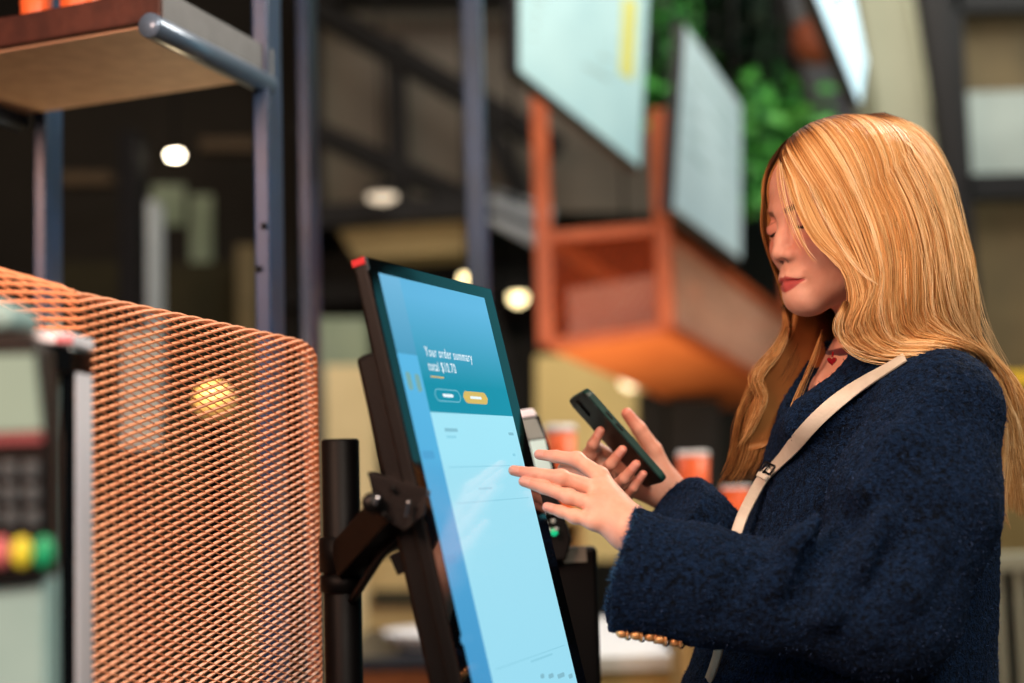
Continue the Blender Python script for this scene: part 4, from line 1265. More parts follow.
# ================================================================ ORANGE EXPANDED-METAL SCREEN
def mesh_screen():
    t = thing('mesh_screen', 'orange expanded-metal screen panel with rounded corner beside the black kiosk pole', 'screen panel', (P(200, 600, 1.5)[0], 1.55, 0))
    c0 = P(-70, 246, 1.275); c1 = P(80, 288, 1.325); c2 = P(309, 338, 1.72)
    zt0, zt1, zt2 = c0[2], c1[2], c2[2]
    d12 = nrm((c2 - c1) * [1, 1, 0]); pn = np.array([d12[1], -d12[0], 0])      # towards the lens side
    # plan path: left return, fold, long face, rounded end
    path = [np.r_[c0[:2], zt0], np.r_[(c0 * .5 + c1 * .5)[:2], (zt0 + zt1) / 2], np.r_[c1[:2], zt1]]
    for k in np.linspace(.1, 1, 10): path.append(np.r_[(c1 + (c2 - c1) * k)[:2], zt1 + (zt2 - zt1) * k])
    R = .030
    ctr = c2 - pn * R
    for a in np.linspace(15, 90, 6):
        a = math.radians(a); q = ctr + pn * R * math.cos(a) + d12 * R * math.sin(a) * 1.6; path.append(np.r_[q[:2], zt2 - .010 * math.sin(a) ** 2])
    q = path[-1].copy(); 
    path.append(np.r_[q[:2] - pn[:2] * .012, q[2]])
    path = np.array(path)
    L = np.r_[0, np.cumsum(np.linalg.norm(np.diff(path[:, :2], axis=0), axis=1))]
    def at(u): return np.array([np.interp(u, L, path[:, k]) for k in range(3)])
    def nor(u):
        a, b = at(max(u - .004, 0)), at(min(u + .004, L[-1])); d = nrm((b - a) * [1, 1, 0]); return np.array([d[1], -d[0], 0])
    LW, SWD = .0290, .0042
    nu = int(L[-1] / (LW / 2))
    us = np.arange(nu + 1) * LW / 2
    pos = [at(u) for u in us]; nn = [nor(u) for u in us]
    zbot = .93
    rows = int((zt0 - zbot) / SWD) + 1
    mb = MB()
    RT = .022                                     # top edge rolls away from the viewer
    def place(i, h, off=0.0):
        """h: distance down from the top edge, negative = over the roll"""
        p = pos[i]; n = nn[i]
        if h >= RT: return np.array([p[0], p[1], p[2] - h]) + n * off
        a = (RT - h) / RT
        a = min(a, 1.9)
        base = np.array([p[0], p[1], p[2] - RT])
        nn2 = n * math.cos(a) + Z * math.sin(a)
        return base - n * RT + nn2 * (RT + off)
    def seg(a, b, ia, h, hw, ht):
        n = nn[ia]; d = nrm(b - a); w = nrm(np.cross(d, n)); n2 = np.cross(w, d)
        R_ = [w * hw + n2 * ht * .3, n2 * ht, -w * hw - n2 * ht * .3, -n2 * ht]
        V = [a - d * .0004 + q for q in R_] + [b + d * .0004 + q for q in R_]
        mb.add(V, [(0, 1, 5, 4), (1, 2, 6, 5), (2, 3, 7, 6), (3, 0, 4, 7), (3, 2, 1, 0), (4, 5, 6, 7)], 0, False)
    for r in range(-9, rows):
        pp = []
        for i in range(nu + 1):
            up = ((i + r) % 2 == 0)
            h = (r + .5 + (-.46 if up else .46)) * SWD
            c = place(i, h)
            if c[2] < zbot - .01: c[2] = zbot - .01
            pp.append((c, h, up))
        for i in range(nu):
            (a, ha, ua), (b, hb_, ub) = pp[i], pp[i + 1]
            if ub: seg(a, b, i, ha, .0019, .0014)
            else: seg(a, b, i, ha, .0009, .0014)
    mb.build('mesh_sheet', 'orange_metal', t, fixn=False)
    # rolled rim at the fold edge, and the legs of the frame it hangs on
    low = []
    mb = MB(); pts = np.array([np.r_[at(u)[:2] - nor(u)[:2] * .02, zbot - .02] for u in np.linspace(.01, L[-1] - .01, 40)])
    mb.tube(pts, .012, 8); mb.build('bottom_rail', 'orange_metal', t)
    for u in (.03, L[-1] * .55, L[-1] - .12):
        p = at(u); n = nor(u)
        mb = MB(); mb.box((p[0] - n[0] * .03, p[1] - n[1] * .03, (zbot - .02) / 2), (.025, .025, zbot - .02)); mb.build('leg', 'orange_metal', t, bevel=.003)
    return t
mesh_screen()

# ================================================================ FOREGROUND LEFT
cab = thing('machine_cabinet', 'white-sided machine cabinet with black front frame in the left foreground', 'cabinet', (P(40, 600, 1.1)[0], 1.14, 0))
Yc = 1.10
def box_px(mb, x0, x1, y0, y1, Y, dep, mi=0, tofloor=False):
    a = np.array([P(x0, y0, Y), P(x1, y0, Y), P(x1, y1, Y), P(x0, y1, Y)])
    if tofloor: a[2:, 2] = .01; a[2, 0] = a[1, 0]; a[3, 0] = a[0, 0]
    mb.hexa(a, a + np.array([0, dep, 0]), mi)
mb = MB(); box_px(mb, 74.5, 76.5, 366, 700, Yc, .042, 0, True); mb.build('side_panel', 'white_plastic', cab, bevel=.002, label='white side panel')
mb = MB(); box_px(mb, 60, 74.4, 372, 700, Yc - .002, .04, 0, True); mb.build('black_upright', 'black_gloss', cab, bevel=.002)
mb = MB(); box_px(mb, 56, 60.5, 374, 700, Yc + .004, .05, 0, True); mb.build('pale_strip', 'teal_grey_plastic', cab)
mb = MB(); box_px(mb, -40, 56.5, 374, 700, Yc - .002, .06, 0, True); mb.build('front_panel', 'black_gloss', cab, bevel=.002)
mb = MB(); a = np.array([P(-40, 330, Yc - .01), P(73, 346, Yc - .01), P(73, 374, Yc - .01), P(-40, 372, Yc - .01)]); mb.hexa(a, a + np.array([0, .052, 0])); mb.build('black_head', 'black_gloss', cab, bevel=.003)
mb = MB(); a = np.array([P(-40, 326, Yc - .012), P(73, 333, Yc - .012), P(73, 346, Yc - .012), P(-40, 334, Yc - .012)]); b = a + np.array([0, .056, 0]); mb.hexa(a, b); mb.build('top_panel', 'white_plastic', cab, bevel=.002, label='white top panel')
mk('pink_mark', '#d86a78', .5)
for x in (60, 69):
    mb = MB(); A = np.array([P(x - 4, 335, Yc - .0135), P(x + 3, 336, Yc - .0135), P(x + 3, 343, Yc - .0135), P(x - 4, 342, Yc - .0135)]); mb.hexa(A, A + np.array([0, .002, 0])); mb.build('pink_label', 'pink_mark', cab)

term = thing('card_terminal', 'blurred card terminal with pale screen and coloured keys at the left picture edge', 'card terminal', (P(0, 600, .86)[0], .88, 0))
Yt_ = .86
def T(x, y, d=0): return P(x, y, Yt_ + d)
mb = MB(); A = np.array([T(-60, 332), T(36, 332), T(44, 350), T(54, 440), T(52, 570), T(40, 582), T(-70, 592)]); mb.hexa(A, A + np.array([-.005, .03, .0])); mb.build('terminal_body', 'black_plastic', term, bevel=.004)
mk('lcd_green', '#7c9488', .3, 0, '#70887c', 6, emit='#a9c9bd', estr=.18); mk('key_dark', '#46535a', .5); mk('key_yellow', '#d6cf3a', .5, emit='#d6cf3a', estr=.15); mk('key_green', '#0e9a68', .5, emit='#0e9a68', estr=.2); mk('key_red', '#c46a6e', .5, emit='#c46a6e', estr=.15)
mk('lcd_red', '#8c4a50', .4)
mb = MB(); A = np.array([T(-60, 356, -.002), T(34, 354, -.002), T(42, 430, -.002), T(-58, 434, -.002)]); mb.hexa(A, A + np.array([0, .003, 0])); mb.build('screen', 'lcd_green', term)
mb = MB(); A = np.array([T(-58, 436, -.0025), T(42, 432, -.0025), T(42, 442, -.0025), T(-58, 446, -.0025)]); mb.hexa(A, A + np.array([0, .003, 0])); mb.build('red_strip', 'lcd_red', term)
mb = MB(); A = np.array([T(-60, 296), T(4, 299), T(14, 310), T(17, 328), T(-60, 334)]); mb.hexa(A, A + np.array([0, .05, 0])); mb.build('receipt_cover', 'teal_grey_plastic', term, bevel=.006, label='pale rounded receipt cover')
for r in range(3):
    for c in range(4):
        x, y = -36 + c * 22 + r * .8, 470 + r * 24
        mb = MB(); A = np.array([T(x - 7, y - 8, -.004), T(x + 7, y - 8, -.004), T(x + 7, y + 8, -.004), T(x - 7, y + 8, -.004)]); mb.hexa(A, A + np.array([0, .006, 0])); mb.build('key', 'key_dark', term, bevel=.0012)
for x, m in ((0, 'key_red'), (22, 'key_yellow'), (44, 'key_green')):
    mb = MB(); mb.ball(T(x, 552, -.001), (.0062, .0045, .0095), seg=18, rings=12); mb.build('function_key', m, term, label={'key_red': 'red function key', 'key_yellow': 'yellow function key', 'key_green': 'green function key'}[m])
mb = MB(); A = np.array([T(-20, 585, .008), T(46, 578, .008), T(52, 720, .008), T(16, 720, .008)]); A2 = A.copy(); A[2:, 2] = .01; A[2, 0], A[3, 0] = A2[2, 0], A2[3, 0] + .01; mb.hexa(A, A + np.array([0, .025, 0])); mb.build('stand', 'teal_grey_plastic', term, bevel=.003)
mb = MB(); mb.box((T(10, 600)[0], Yt_ + .03, .006), (.2, .2, .012)); mb.build('base_plate', 'black_steel', term, bevel=.003)

# ================================================================ SHELF RACK, UPPER LEFT
rack = thing('shelf_rack', 'blue steel rack with round tube bearers and dark-edged wooden shelf above mesh screen', 'shelf rack', (P(262, 300, 2.2)[0], 2.2, 0))
# horizontal board, solved from its near corner
ZS = P(160, 22, 1.80)[2]
def onz(px, py, z):
    d = P(px, py, 1.0) - CAMPOS; return CAMPOS + d * ((z - CZ) / d[2])
cA, cB, cC = onz(160, 22, ZS), onz(-60, 60, ZS), onz(272, 80, ZS)
eB = nrm(cB - cA); eC = nrm(cC - cA)
print('shelf', cA, cB, cC, eB @ eC)

Lb1 = float(np.linalg.norm(cB - cA)) + .15; Lc1 = float(np.linalg.norm(cC - cA))
und = onz(160, 22, ZS)
TH = .045
cor = [cA, cA + eB * Lb1, cA + eB * Lb1 + eC * Lc1, cA + eC * Lc1]
mb = MB(); mb.hexa(np.array(cor) + Z * .004, np.array(cor) + Z * TH); mb.build('shelf_board', 'wood_dark', rack, bevel=.002)
i_ = [cA + eB * .01 + eC * .01, cA + eB * (Lb1 - .01) + eC * .01, cA + eB * (Lb1 - .01) + eC * (Lc1 - .01), cA + eB * .01 + eC * (Lc1 - .01)]
mb = MB(); mb.hexa(np.array(i_), np.array(i_) + Z * .0038); mb.build('plywood_underside', 'wood_ply', rack)
mk('grey_edge', '#666b70', .6, 0, '#5a5f64', 20)
e0, e1 = cA - eB * .003 + eC * .004, cA - eB * .003 + eC * Lc1
mb = MB(); mb.hexa(np.array([e0 + Z * .006, e1 + Z * .006, e1 + Z * TH, e0 + Z * TH]), np.array([e0 + Z * .006, e1 + Z * .006, e1 + Z * TH, e0 + Z * TH]) - eB * -.0028); mb.build('edge_band', 'grey_edge', rack, label='grey edge band of the shelf')
rt = .0165; mk('tube_steel', '#6a7f96', .3, .3, '#5b7088', 10)
def bearer(off, name='tube_bearer'):
    a = cA + eB * off - eC * .02 - Z * (rt * .55); b = a + eC * (Lc1 + .015)
    mb = MB(); mb.tube([a, a + eC * .002, b], [rt * .96, rt, rt], 24); mb.build(name, 'tube_steel', rack)
    return a, b
_, bR = bearer(.004)
_, bL = bearer(.47)
def post(px0, px1, Y, dep, name, th, m='navy_steel', ztop=3.2):
    x0, x1 = P(px0, 300, Y)[0], P(px1, 300, Y)[0]
    mb = MB(); mb.box(((x0 + x1) / 2, Y + dep / 2, ztop / 2), (x1 - x0, dep, ztop)); return mb.build(name, m, th, bevel=.003)
Yq = bR[1] - .03
post(255, 271, Yq, .125, 'post', rack)
post(33, 46, bL[1] - .02, .085, 'post', rack)
for (x, y) in ((264, 226), (259, 269)):
    mb = MB(); mb.lathe([(.005, -.001), (.005, .002), (.002, .003)], P(x, y, Yq - .001), (0, -1, 0), 12); mb.build('bolt', 'black_steel', rack)
# cups on the shelf
for (x0, x1, lab) in ((18, 54, 'orange paper cup on the wooden shelf, left of the two'), (57, 102, 'orange paper cup on the wooden shelf, right of the two')):
    cand = [cA + eB * k + eC * .07 + Z * (TH + .0008) for k in np.linspace(0, .6, 300)]
    c = min(cand, key=lambda q: abs(proj(q)[0] - (x0 + x1) / 2))
    r = (x1 - x0) / 2 * c[1] / FPX
    q = thing('paper_cup', lab, 'cup', c, 'orange cups on the wooden shelf')
    mb = MB(); mb.lathe([(r * .8, 0), (r * .82, .003), (r, .085), (r * .95, .085), (r * .78, .006)], c, (0, 0, 1), 28); mb.build('cup_body', 'orange_cup', q)
    mb = MB(); mb.lathe([(r * .99, .083), (r * 1.04, .085), (r * 1.04, .088), (r * .98, .089)], c, (0, 0, 1), 28); mb.build('rim', 'orange_cup', q)

# ================================================================ BACKGROUND
# second blue frame behind the rack
fr2 = thing('steel_frame', 'dark blue steel scaffold frame standing behind the touchscreen', 'frame', (P(390, 300, 3.4)[0], 3.4, 0))
post(301, 311, 3.2, .16, 'post', fr2, 'navy_steel', 3.9); post(468, 488, 3.2, .30, 'post', fr2, 'navy_steel', 3.9)
mb = MB(); bar(mb, P(311, -60, 3.23), P(481, -60, 3.23), .05, .05); mb.build('top_rail', 'navy_steel', fr2, bevel=.003)

# bulkhead behind, with dark girders
mk('panel_taupe', '#8e8980', .85, 0, '#7c7870', 1.5); mk('panel_olive', '#6e6c58', .85, 0, '#5e5c4a', 1.5)
mb = MB(); slab_px(mb, [P(310, -30, 9.0), P(700, -30, 9.0), P(700, 215, 9.0), P(310, 205, 9.0)], .12); tag(mb.build('wall_panel', 'panel_taupe'), 'taupe upper wall panel behind dark girders at the back of the hall', 'wall panel', kind='structure')
g = thing('roof_girder', 'dark diagonal roof girder crossing the taupe wall panel', 'girder', P(400, 100, 8.4))
mb = MB()
for a, b, wd in (((300, 0), (560, 150), .20), ((300, 125), (500, 215), .16), ((300, -5), (700, -5), .25), ((395, 40), (400, 200), .10), ((310, 30), (314, 220), .12), ((470, 90), (560, 270), .16)):
    bar(mb, P(*a, 8.4), P(*b, 8.4), .12, wd, (0, 1, 0))
mb.build('girder_bars', 'beam_dark', g)
# dark gantry and soffit under it, its light put in as emission
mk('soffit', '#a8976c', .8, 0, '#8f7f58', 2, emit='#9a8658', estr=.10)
mb = MB(); slab_px(mb, [P(335, 225, 7.6), P(480, 210, 7.6), P(480, 250, 7.6), P(355, 258, 7.6)], .4); tag(mb.build('soffit_panel', 'soffit'), 'beige soffit panel glowing faintly behind the blue frame', 'soffit panel', kind='structure')
mb = MB(); slab_px(mb, [P(300, 205, 7.4), P(485, 195, 7.4), P(485, 215, 7.4), P(300, 228, 7.4)], .15); tag(mb.build('gantry_beam', 'beam_dark'), 'dark horizontal gantry beam above the beige soffit', 'beam', kind='structure')

def bokeh_lamp(px, py, Y, r, e, lab, grp=None, col='#fff0d0', shape=(1, 1, 1)):
    c = P(px, py, Y)
    t = thing('downlight', lab, 'light', c, grp)
    mname = 'lamp_glow_%d' % int(px); MAT[mname] = mat(mname, '#ffffff', .4, emit=col, estr=e)
    mb = MB(); mb.ball(c, np.array(shape) * r, seg=16, rings=10); mb.build('bulb', mname, t)
    mb = MB(); mb.lathe([(r * 1.15 * shape[0], r * .3), (r * 1.2 * shape[0], r * .6), (r * .7, r * 1.5), (r * .3, r * 1.6)], c, (0, 0, 1), 16); mb.build('lamp_shade', 'beam_dark', t)
    mb = MB(); mb.tube([c + Z * r * 1.5, np.array([c[0], c[1], RZ])], .008, 6); mb.build('cord', 'beam_dark', t)
bokeh_lamp(175, 155, 7.0, .022, 30, 'oval warm-white lamp glowing in the dark left of the blue post', shape=(1.5, 1, .8))
bokeh_lamp(382, 197, 7.2, .045, .9, 'wide dim downlight under the gantry above the touchscreen', col='#ffe9c8', shape=(1.7, 1, .7))
bokeh_lamp(467, 278, 7.5, .035, 7, 'round warm lamp just above the top of the touchscreen', col='#ffe6a8')
bokeh_lamp(518, 297, 7.5, .045, 5, 'round warm lamp to the right of the dark blue post', col='#ffe6a8')
bokeh_lamp(630, 380, 6.8, .05, 2.4, 'round warm lamp under the orange planter behind the phone', col='#ffe6b8')
# fluorescent fitting
fx = thing('strip_light', 'pale metal strip light fitting left of the orange planter', 'light', P(520, 220, 6.5))
mk('pale_metal', '#c4ccd0', .5, 0, '#b0b8bc', 6, emit='#b8c8d0', estr=.10)  # faint emission stands for light reflected by the metal
mb = MB(); slab_px(mb, [P(490, 188, 6.5), P(548, 206, 6.3), P(540, 250, 6.3), P(492, 225, 6.5)], .06); mb.build('fitting', 'pale_metal', fx, bevel=.01)
for k in range(4):
    mb = MB(); a, b = P(491, 193 + k * 9, 6.49), P(545, 212 + k * 10, 6.28); bar(mb, a - [0, .03, 0], b - [0, .03, 0], .03, .02); mb.build('louvre', 'pale_metal' if k % 2 else 'beam_dark', fx)
mb = MB(); mb.tube([P(515, 200, 6.4), P(515, 200, 6.4) * [1, 1, 0] + [0, 0, RZ]], .012, 6); mb.build('hanger_rod', 'beam_dark', fx)

# dark left background: units, rails, columns
def column_thing(px0, px1, y0, y1, Y, dep, m, name, lab, cat, kind='structure'):
    mb = MB(); box_px(mb, px0, px1, y0, y1, Y, dep, 0, kind == 'thing' and cat != 'sign'); o = mb.build(name, m, bevel=.004); return tag(o, lab, cat, kind=kind)
mk('brown_dark', '#4f4232', .85, 0, '#42372a', 3); mk('dark_wall', '#26231f', .9, 0, '#1c1a18', 1.2); mk('dark_olive', '#3a3722', .9, 0, '#2a281c', 1.5); mk('pale_green', '#9fb3a0', .8, 0, '#8aa08c', 3)
column_thing(-60, 300, -40, 420, 9.4, .2, 'dark_wall', 'dark_partition', 'tall dark partition wall behind the shelf rack', 'partition')
column_thing(118, 136, 130, 420, 6.4, .2, 'beam_dark', 'dark_column', 'dark column seen through the rack, left of the pale one', 'column')
column_thing(133, 154, 200, 420, 7.2, .2, 'pale_metal', 'pale_column', 'pale metal column seen through the rack above mesh screen', 'column')
column_thing(60, 110, 172, 184, 8.0, .15, 'brown_dark', 'brown_rail', 'brown rail crossing behind the rack below the shelf', 'rail')
column_thing(200, 256, 138, 150, 8.2, .15, 'brown_dark', 'taupe_rail', 'short taupe rail just left of the blue post', 'rail')
for (x0, x1, y0, y1, lab) in ((152, 184, 185, 225, 'small pale green poster left of the taller one, far behind rack'), (190, 212, 195, 262, 'tall narrow pale green poster far behind the rack')):
    mb = MB(); box_px(mb, x0, x1, y0, y1, 9.375, .025); tag(mb.build('poster', 'pale_green'), lab, 'poster', 'pale posters behind the rack')
column_thing(236, 256, 245, 275, 8.6, .3, 'warm_room', 'crate_light', 'dim warm box against the dark partition beside blue post', 'box', 'thing')
column_thing(40, 250, 262, 330, 9.0, .3, 'dark_olive', 'low_unit', 'dark olive low unit against the partition behind mesh screen', 'unit', 'thing')

# lamp and pale panel glimpsed through the orange mesh
mk('globe_glow', '#c8a868', .5, emit='#f0c878', estr=.13); mk('pale_glow', '#8f9698', .7, 0, '#80888a', 4, emit='#c8d4dc', estr=.10)
gc = P(214, 402, 2.7); gr = .040
gl = thing('globe_lamp', 'round yellow table lamp glowing through the orange mesh screen', 'lamp', (gc[0], 2.7, 0))
mb = MB(); mb.ball(gc, gr, seg=20, rings=14); mb.build('globe', 'globe_glow', gl)
mb = MB(); mb.lathe([(.09, 0), (.09, .01), (.012, .02), (.012, gc[2] - gr * .9), (.03, gc[2] - gr * .85), (.03, gc[2] - gr * .8)], (gc[0], 2.7, 0), (0, 0, 1), 20); mb.build('lamp_stand', 'black_steel', gl)
pn_ = thing('pale_panel', 'pale upright panel glimpsed through the left part of orange mesh', 'panel', (P(138, 400, 2.9)[0], 2.92, 0))
mb = MB(); box_px(mb, 120, 158, 330, 450, 2.9, .03); mb.build('panel_face', 'pale_glow', pn_, bevel=.004)
mb = MB(); q0_ = P(139, 450, 2.9); mb.box((q0_[0], 2.915, q0_[2] / 2), (.03, .025, q0_[2])); mb.build('panel_post', 'black_steel', pn_)
lamp('globe_lamp_light', 'POINT', gc + np.array([0, -.10, .08]), gc, 4, srgb('#ffdca8'), .05)

# serving hatch glow between post and kiosk, and behind the phone
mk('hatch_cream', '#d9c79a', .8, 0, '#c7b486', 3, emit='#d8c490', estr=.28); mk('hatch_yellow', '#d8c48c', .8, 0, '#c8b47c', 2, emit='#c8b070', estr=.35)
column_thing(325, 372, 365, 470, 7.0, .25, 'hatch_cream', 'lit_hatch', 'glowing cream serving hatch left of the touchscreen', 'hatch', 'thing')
column_thing(318, 366, 318, 362, 7.3, .25, 'pale_green', 'green_menu', 'dim pale green panel above the cream serving hatch', 'panel', 'thing')
column_thing(536, 700, 355, 560, 7.5, .25, 'hatch_yellow', 'yellow_wall', 'lit yellow back wall panel behind the phone', 'wall panel')  # light on this wall is put in as emission
column_thing(640, 668, 392, 480, 7.0, .2, 'beam_dark', 'dark_doorway', 'narrow dark post in front of the yellow wall', 'post')
column_thing(668, 720, 400, 560, 6.8, .2, 'beam_dark', 'dark_door', 'dark doorway behind the orange cups', 'doorway')
column_thing(366, 440, 560, 650, 6.0, .4, 'cream_panel', 'pastry_case', 'cream pastry case behind the tilt bracket', 'case', 'thing')
mb = MB(); box_px(mb, 372, 428, 590, 606, 5.97, .03); mb.build('dark_shelf', 'dark_olive', bpy.data.objects['pastry_case'])

# counters
def counter(px0, px1, ytop, yfront, Y, dep, mt, mf, lab, name='service_counter'):
    a, b = P(px0, ytop, Y), P(px1, ytop, Y); z = (a[2] + b[2]) / 2; x0, x1 = a[0], b[0]
    t = thing(name, lab, 'counter', ((x0 + x1) / 2, Y + dep / 2, 0))
    mb = MB(); mb.box(((x0 + x1) / 2, Y + dep / 2, z - .02), (x1 - x0, dep, .04)); mb.build('worktop', mt, t, bevel=.004)
    mb = MB(); mb.box(((x0 + x1) / 2, Y + dep / 2 + .02, (z - .04) / 2), (x1 - x0 - .04, dep - .04, z - .04)); mb.build('front_panel', mf, t, bevel=.004)
    return t, z
mk('dark_top', '#2c333b', .3, 0, '#232a31', 6); mk('orange_wood', '#a86836', .5, 0, '#93582c', 14)
_, zk = counter(340, 470, 657, 670, 4.6, .8, 'dark_top', 'orange_wood', 'wooden counter with dark top behind the kiosk pole')
_, zk2 = counter(586, 712, 655, 670, 3.6, .9, 'counter_white', 'cream_panel', 'white-topped counter below the woman\'s coat cuff')
mk('paper_white', '#e9ecee', .6)
sp_ = P(418, 640, 4.8)
dsh = thing('serving_bowl', 'white serving bowl on the dark counter behind kiosk arm', 'bowl', (sp_[0], 4.8, zk))
mb = MB(); mb.lathe([(.05, 0), (.09, .03), (.12, .06), (.115, .06), (.08, .03), (.04, .01)], (sp_[0], 4.8, zk), (0, 0, 1), 24); mb.build('bowl_body', 'paper_white', dsh)
tr_ = P(690, 645, 3.7)
mb = MB(); mb.box((tr_[0], 3.75, zk2 + .012), (.12, .16, .024)); tag(mb.build('tablet', 'dark_top', bevel=.004), 'dark tray lying on the white counter beside the coat', 'tray')
# orange cups beyond her sleeve
def cup_px(x0, x1, ytop, ybot, Y, lab):
    c = P((x0 + x1) / 2, ybot, Y); r = (x1 - x0) / 2 * Y / FPX; h = P((x0 + x1) / 2, ytop, Y)[2] - c[2]
    t = thing('paper_cup', lab, 'cup', c, 'orange cups on the back shelf')
    mb = MB(); mb.lathe([(r * .78, 0), (r * .8, .004), (r, h * .93), (r * .93, h * .93), (r * .75, .01)], c, (0, 0, 1), 24); mb.build('cup_body', 'orange_cup', t)
    mb = MB(); mb.lathe([(r * 1.05, h * .92), (r * 1.05, h * .96), (r * .9, h), (r * .5, h)], c, (0, 0, 1), 24); mb.build('lid', 'paper_white', t, label='white lid')
    return c
ZC = P(695, 512, 3.3)[2]
def ybot(px, Y): 
    ys = np.linspace(430, 620, 800); return float(ys[np.argmin([abs(P(px, y, Y)[2] - ZC) for y in ys])])
ca = cup_px(679, 711, 451, ybot(695, 3.3), 3.3, 'orange lidded cup just right of the raised thumb')
cb = cup_px(722, 752, 486, ybot(737, 3.22), 3.22, 'orange lidded cup under the ends of the long hair')
cc_ = cup_px(548, 578, 425, ybot(563, 3.42), 3.42, 'orange lidded cup behind the tapping fingers')
def stand(x0, x1, y0, y1, lab):
    q = thing('cup_stand', lab, 'stand', ((x0 + x1) / 2, (y0 + y1) / 2, 0))
    mb = MB(); mb.box(((x0 + x1) / 2, (y0 + y1) / 2, ZC - .011), (x1 - x0, y1 - y0, .02)); mb.build('stand_top', 'cream_panel', q, bevel=.002)
    for x in (x0 + .02, x1 - .02):
        mb = MB(); mb.box((x, (y0 + y1) / 2, (ZC - .021) / 2), (.02, y1 - y0 - .02, ZC - .021)); mb.build('side_panel', 'cream_panel', q, bevel=.002)
    mb = MB(); mb.box(((x0 + x1) / 2, y1 - .02, (ZC - .021) / 2), (x1 - x0 - .06, .012, ZC - .021)); mb.build('back_panel', 'cream_panel', q)
    mb = MB(); mb.box(((x0 + x1) / 2, (y0 + y1) / 2, .55), (x1 - x0 - .06, y1 - y0 - .04, .016)); mb.build('lower_shelf', 'cream_panel', q)
stand(ca[0] - .07, cb[0] + .10, 3.14, 3.40, 'cream stand carrying two orange cups behind the far sleeve')
stand(cc_[0] - .08, cc_[0] + .06, 3.34, 3.52, 'narrow cream stand carrying one orange cup behind the card terminal')

# right edge: rails and yellow sign
mk('sign_yellow', '#e0b830', .5, emit='#e0b020', estr=.5)
column_thing(985, 1080, 240, 345, 7.5, .2, 'pale_green', 'grey_panel', 'dim grey-green panel under the window at right', 'wall panel')
column_thing(970, 1080, 335, 560, 7.2, .2, 'cream_panel', 'cream_wall', 'ochre wall panel behind the woman\'s back', 'wall panel')
column_thing(1000, 1040, 372, 384, 6.5, .08, 'sign_yellow', 'yellow_sign', 'glowing yellow strip sign at the right picture edge', 'sign', 'thing')
rl = thing('railing', 'pale railing with upright bars at the lower right edge', 'railing', (P(1010, 600, 4.0)[0], 4.0, 0))
x0, x1 = P(975, 560, 4.0)[0], P(1080, 560, 4.0)[0]; zr = P(1010, 562, 4.0)[2]
mb = MB(); mb.box(((x0 + x1) / 2, 4.0, zr), (x1 - x0, .05, .05)); mb.build('handrail', 'pillar_grey', rl, bevel=.006)
for k in range(6):
    x = x0 + (x1 - x0) * k / 5; mb = MB(); mb.box((x, 4.0, zr / 2 - .012), (.022, .022, zr - .026)); mb.build('baluster', 'pillar_grey', rl, bevel=.003)

# menu boards
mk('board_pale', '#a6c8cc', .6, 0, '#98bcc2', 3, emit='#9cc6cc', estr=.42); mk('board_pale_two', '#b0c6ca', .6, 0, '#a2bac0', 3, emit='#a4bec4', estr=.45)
mk('lightbox', '#e0f6ff', .5, emit='#bfe9fa', estr=1.0); mk('print_grey', '#93b0b0', .6, emit='#8fb0b0', estr=.3); mk('print_yellow', '#c8c86a', .6, emit='#c0c860', estr=.35)
def hung_board(name, lab, cs, m, prints=(), thick=.05):
    A = np.array([P(*c) for c in cs]); ctr = A.mean(0)
    t = thing(name, lab, 'menu board', ctr)
    mb = MB(); slab_px(mb, A, thick); mb.build('board_frame', 'board_frame', t, bevel=.004)
    n = nrm(np.cross(A[1] - A[0], A[2] - A[0])); 
    if n @ (CAMPOS - ctr) < 0: n = -n
    In = ctr + (A - ctr) * .965 + n * .004
    mb = MB(); slab_px(mb, In, .003); mb.build('board_face', m, t)
    def bi(u, v): return (In[0] * (1 - u) + In[1] * u) * (1 - v) + (In[3] * (1 - u) + In[2] * u) * v
    for (u0, u1, v0, v1, mm) in prints:
        mb = MB(); q = np.array([bi(u0, v0), bi(u1, v0), bi(u1, v1), bi(u0, v1)]) + n * .003; slab_px(mb, q, .002); mb.build('print_block', mm, t)
    for k in (0, 1):
        p = A[k] * .9 + A[1 - k] * .1 
        if p[2] < RZ - .05:
            mb = MB(); mb.tube([p, np.array([p[0], p[1], RZ])], .008, 6); mb.build('hanger', 'board_frame', t)
    return t
hung_board('menu_board', 'large pale menu board hanging top centre with a yellow strip', [(516, -70, 4.6), (652, -70, 5.3), (641, 171, 5.3), (516, 72, 4.6)], 'board_pale', [(.78, .90, .3, .66, 'print_yellow')] + [(.08, .7, .34 + .09 * k, .36 + .09 * k, 'print_grey') for k in range(5)])
hung_board('menu_board', 'narrow pale menu board hanging between the plants left of the woman', [(684, 22, 5.5), (741, 104, 6.3), (741, 262, 6.3), (672, 210, 5.5)], 'board_pale_two', [(.1, .85, .15 + .12 * k, .17 + .12 * k, 'print_grey') for k in range(5)])
hung_board('light_box', 'bright white-blue light box hanging at the top above the woman', [(800, -40, 4.6), (845, -40, 5.2), (866, 62, 5.4), (860, 106, 5.4)], 'lightbox', [(.3, .6, .25, .45, 'print_grey')], .05)

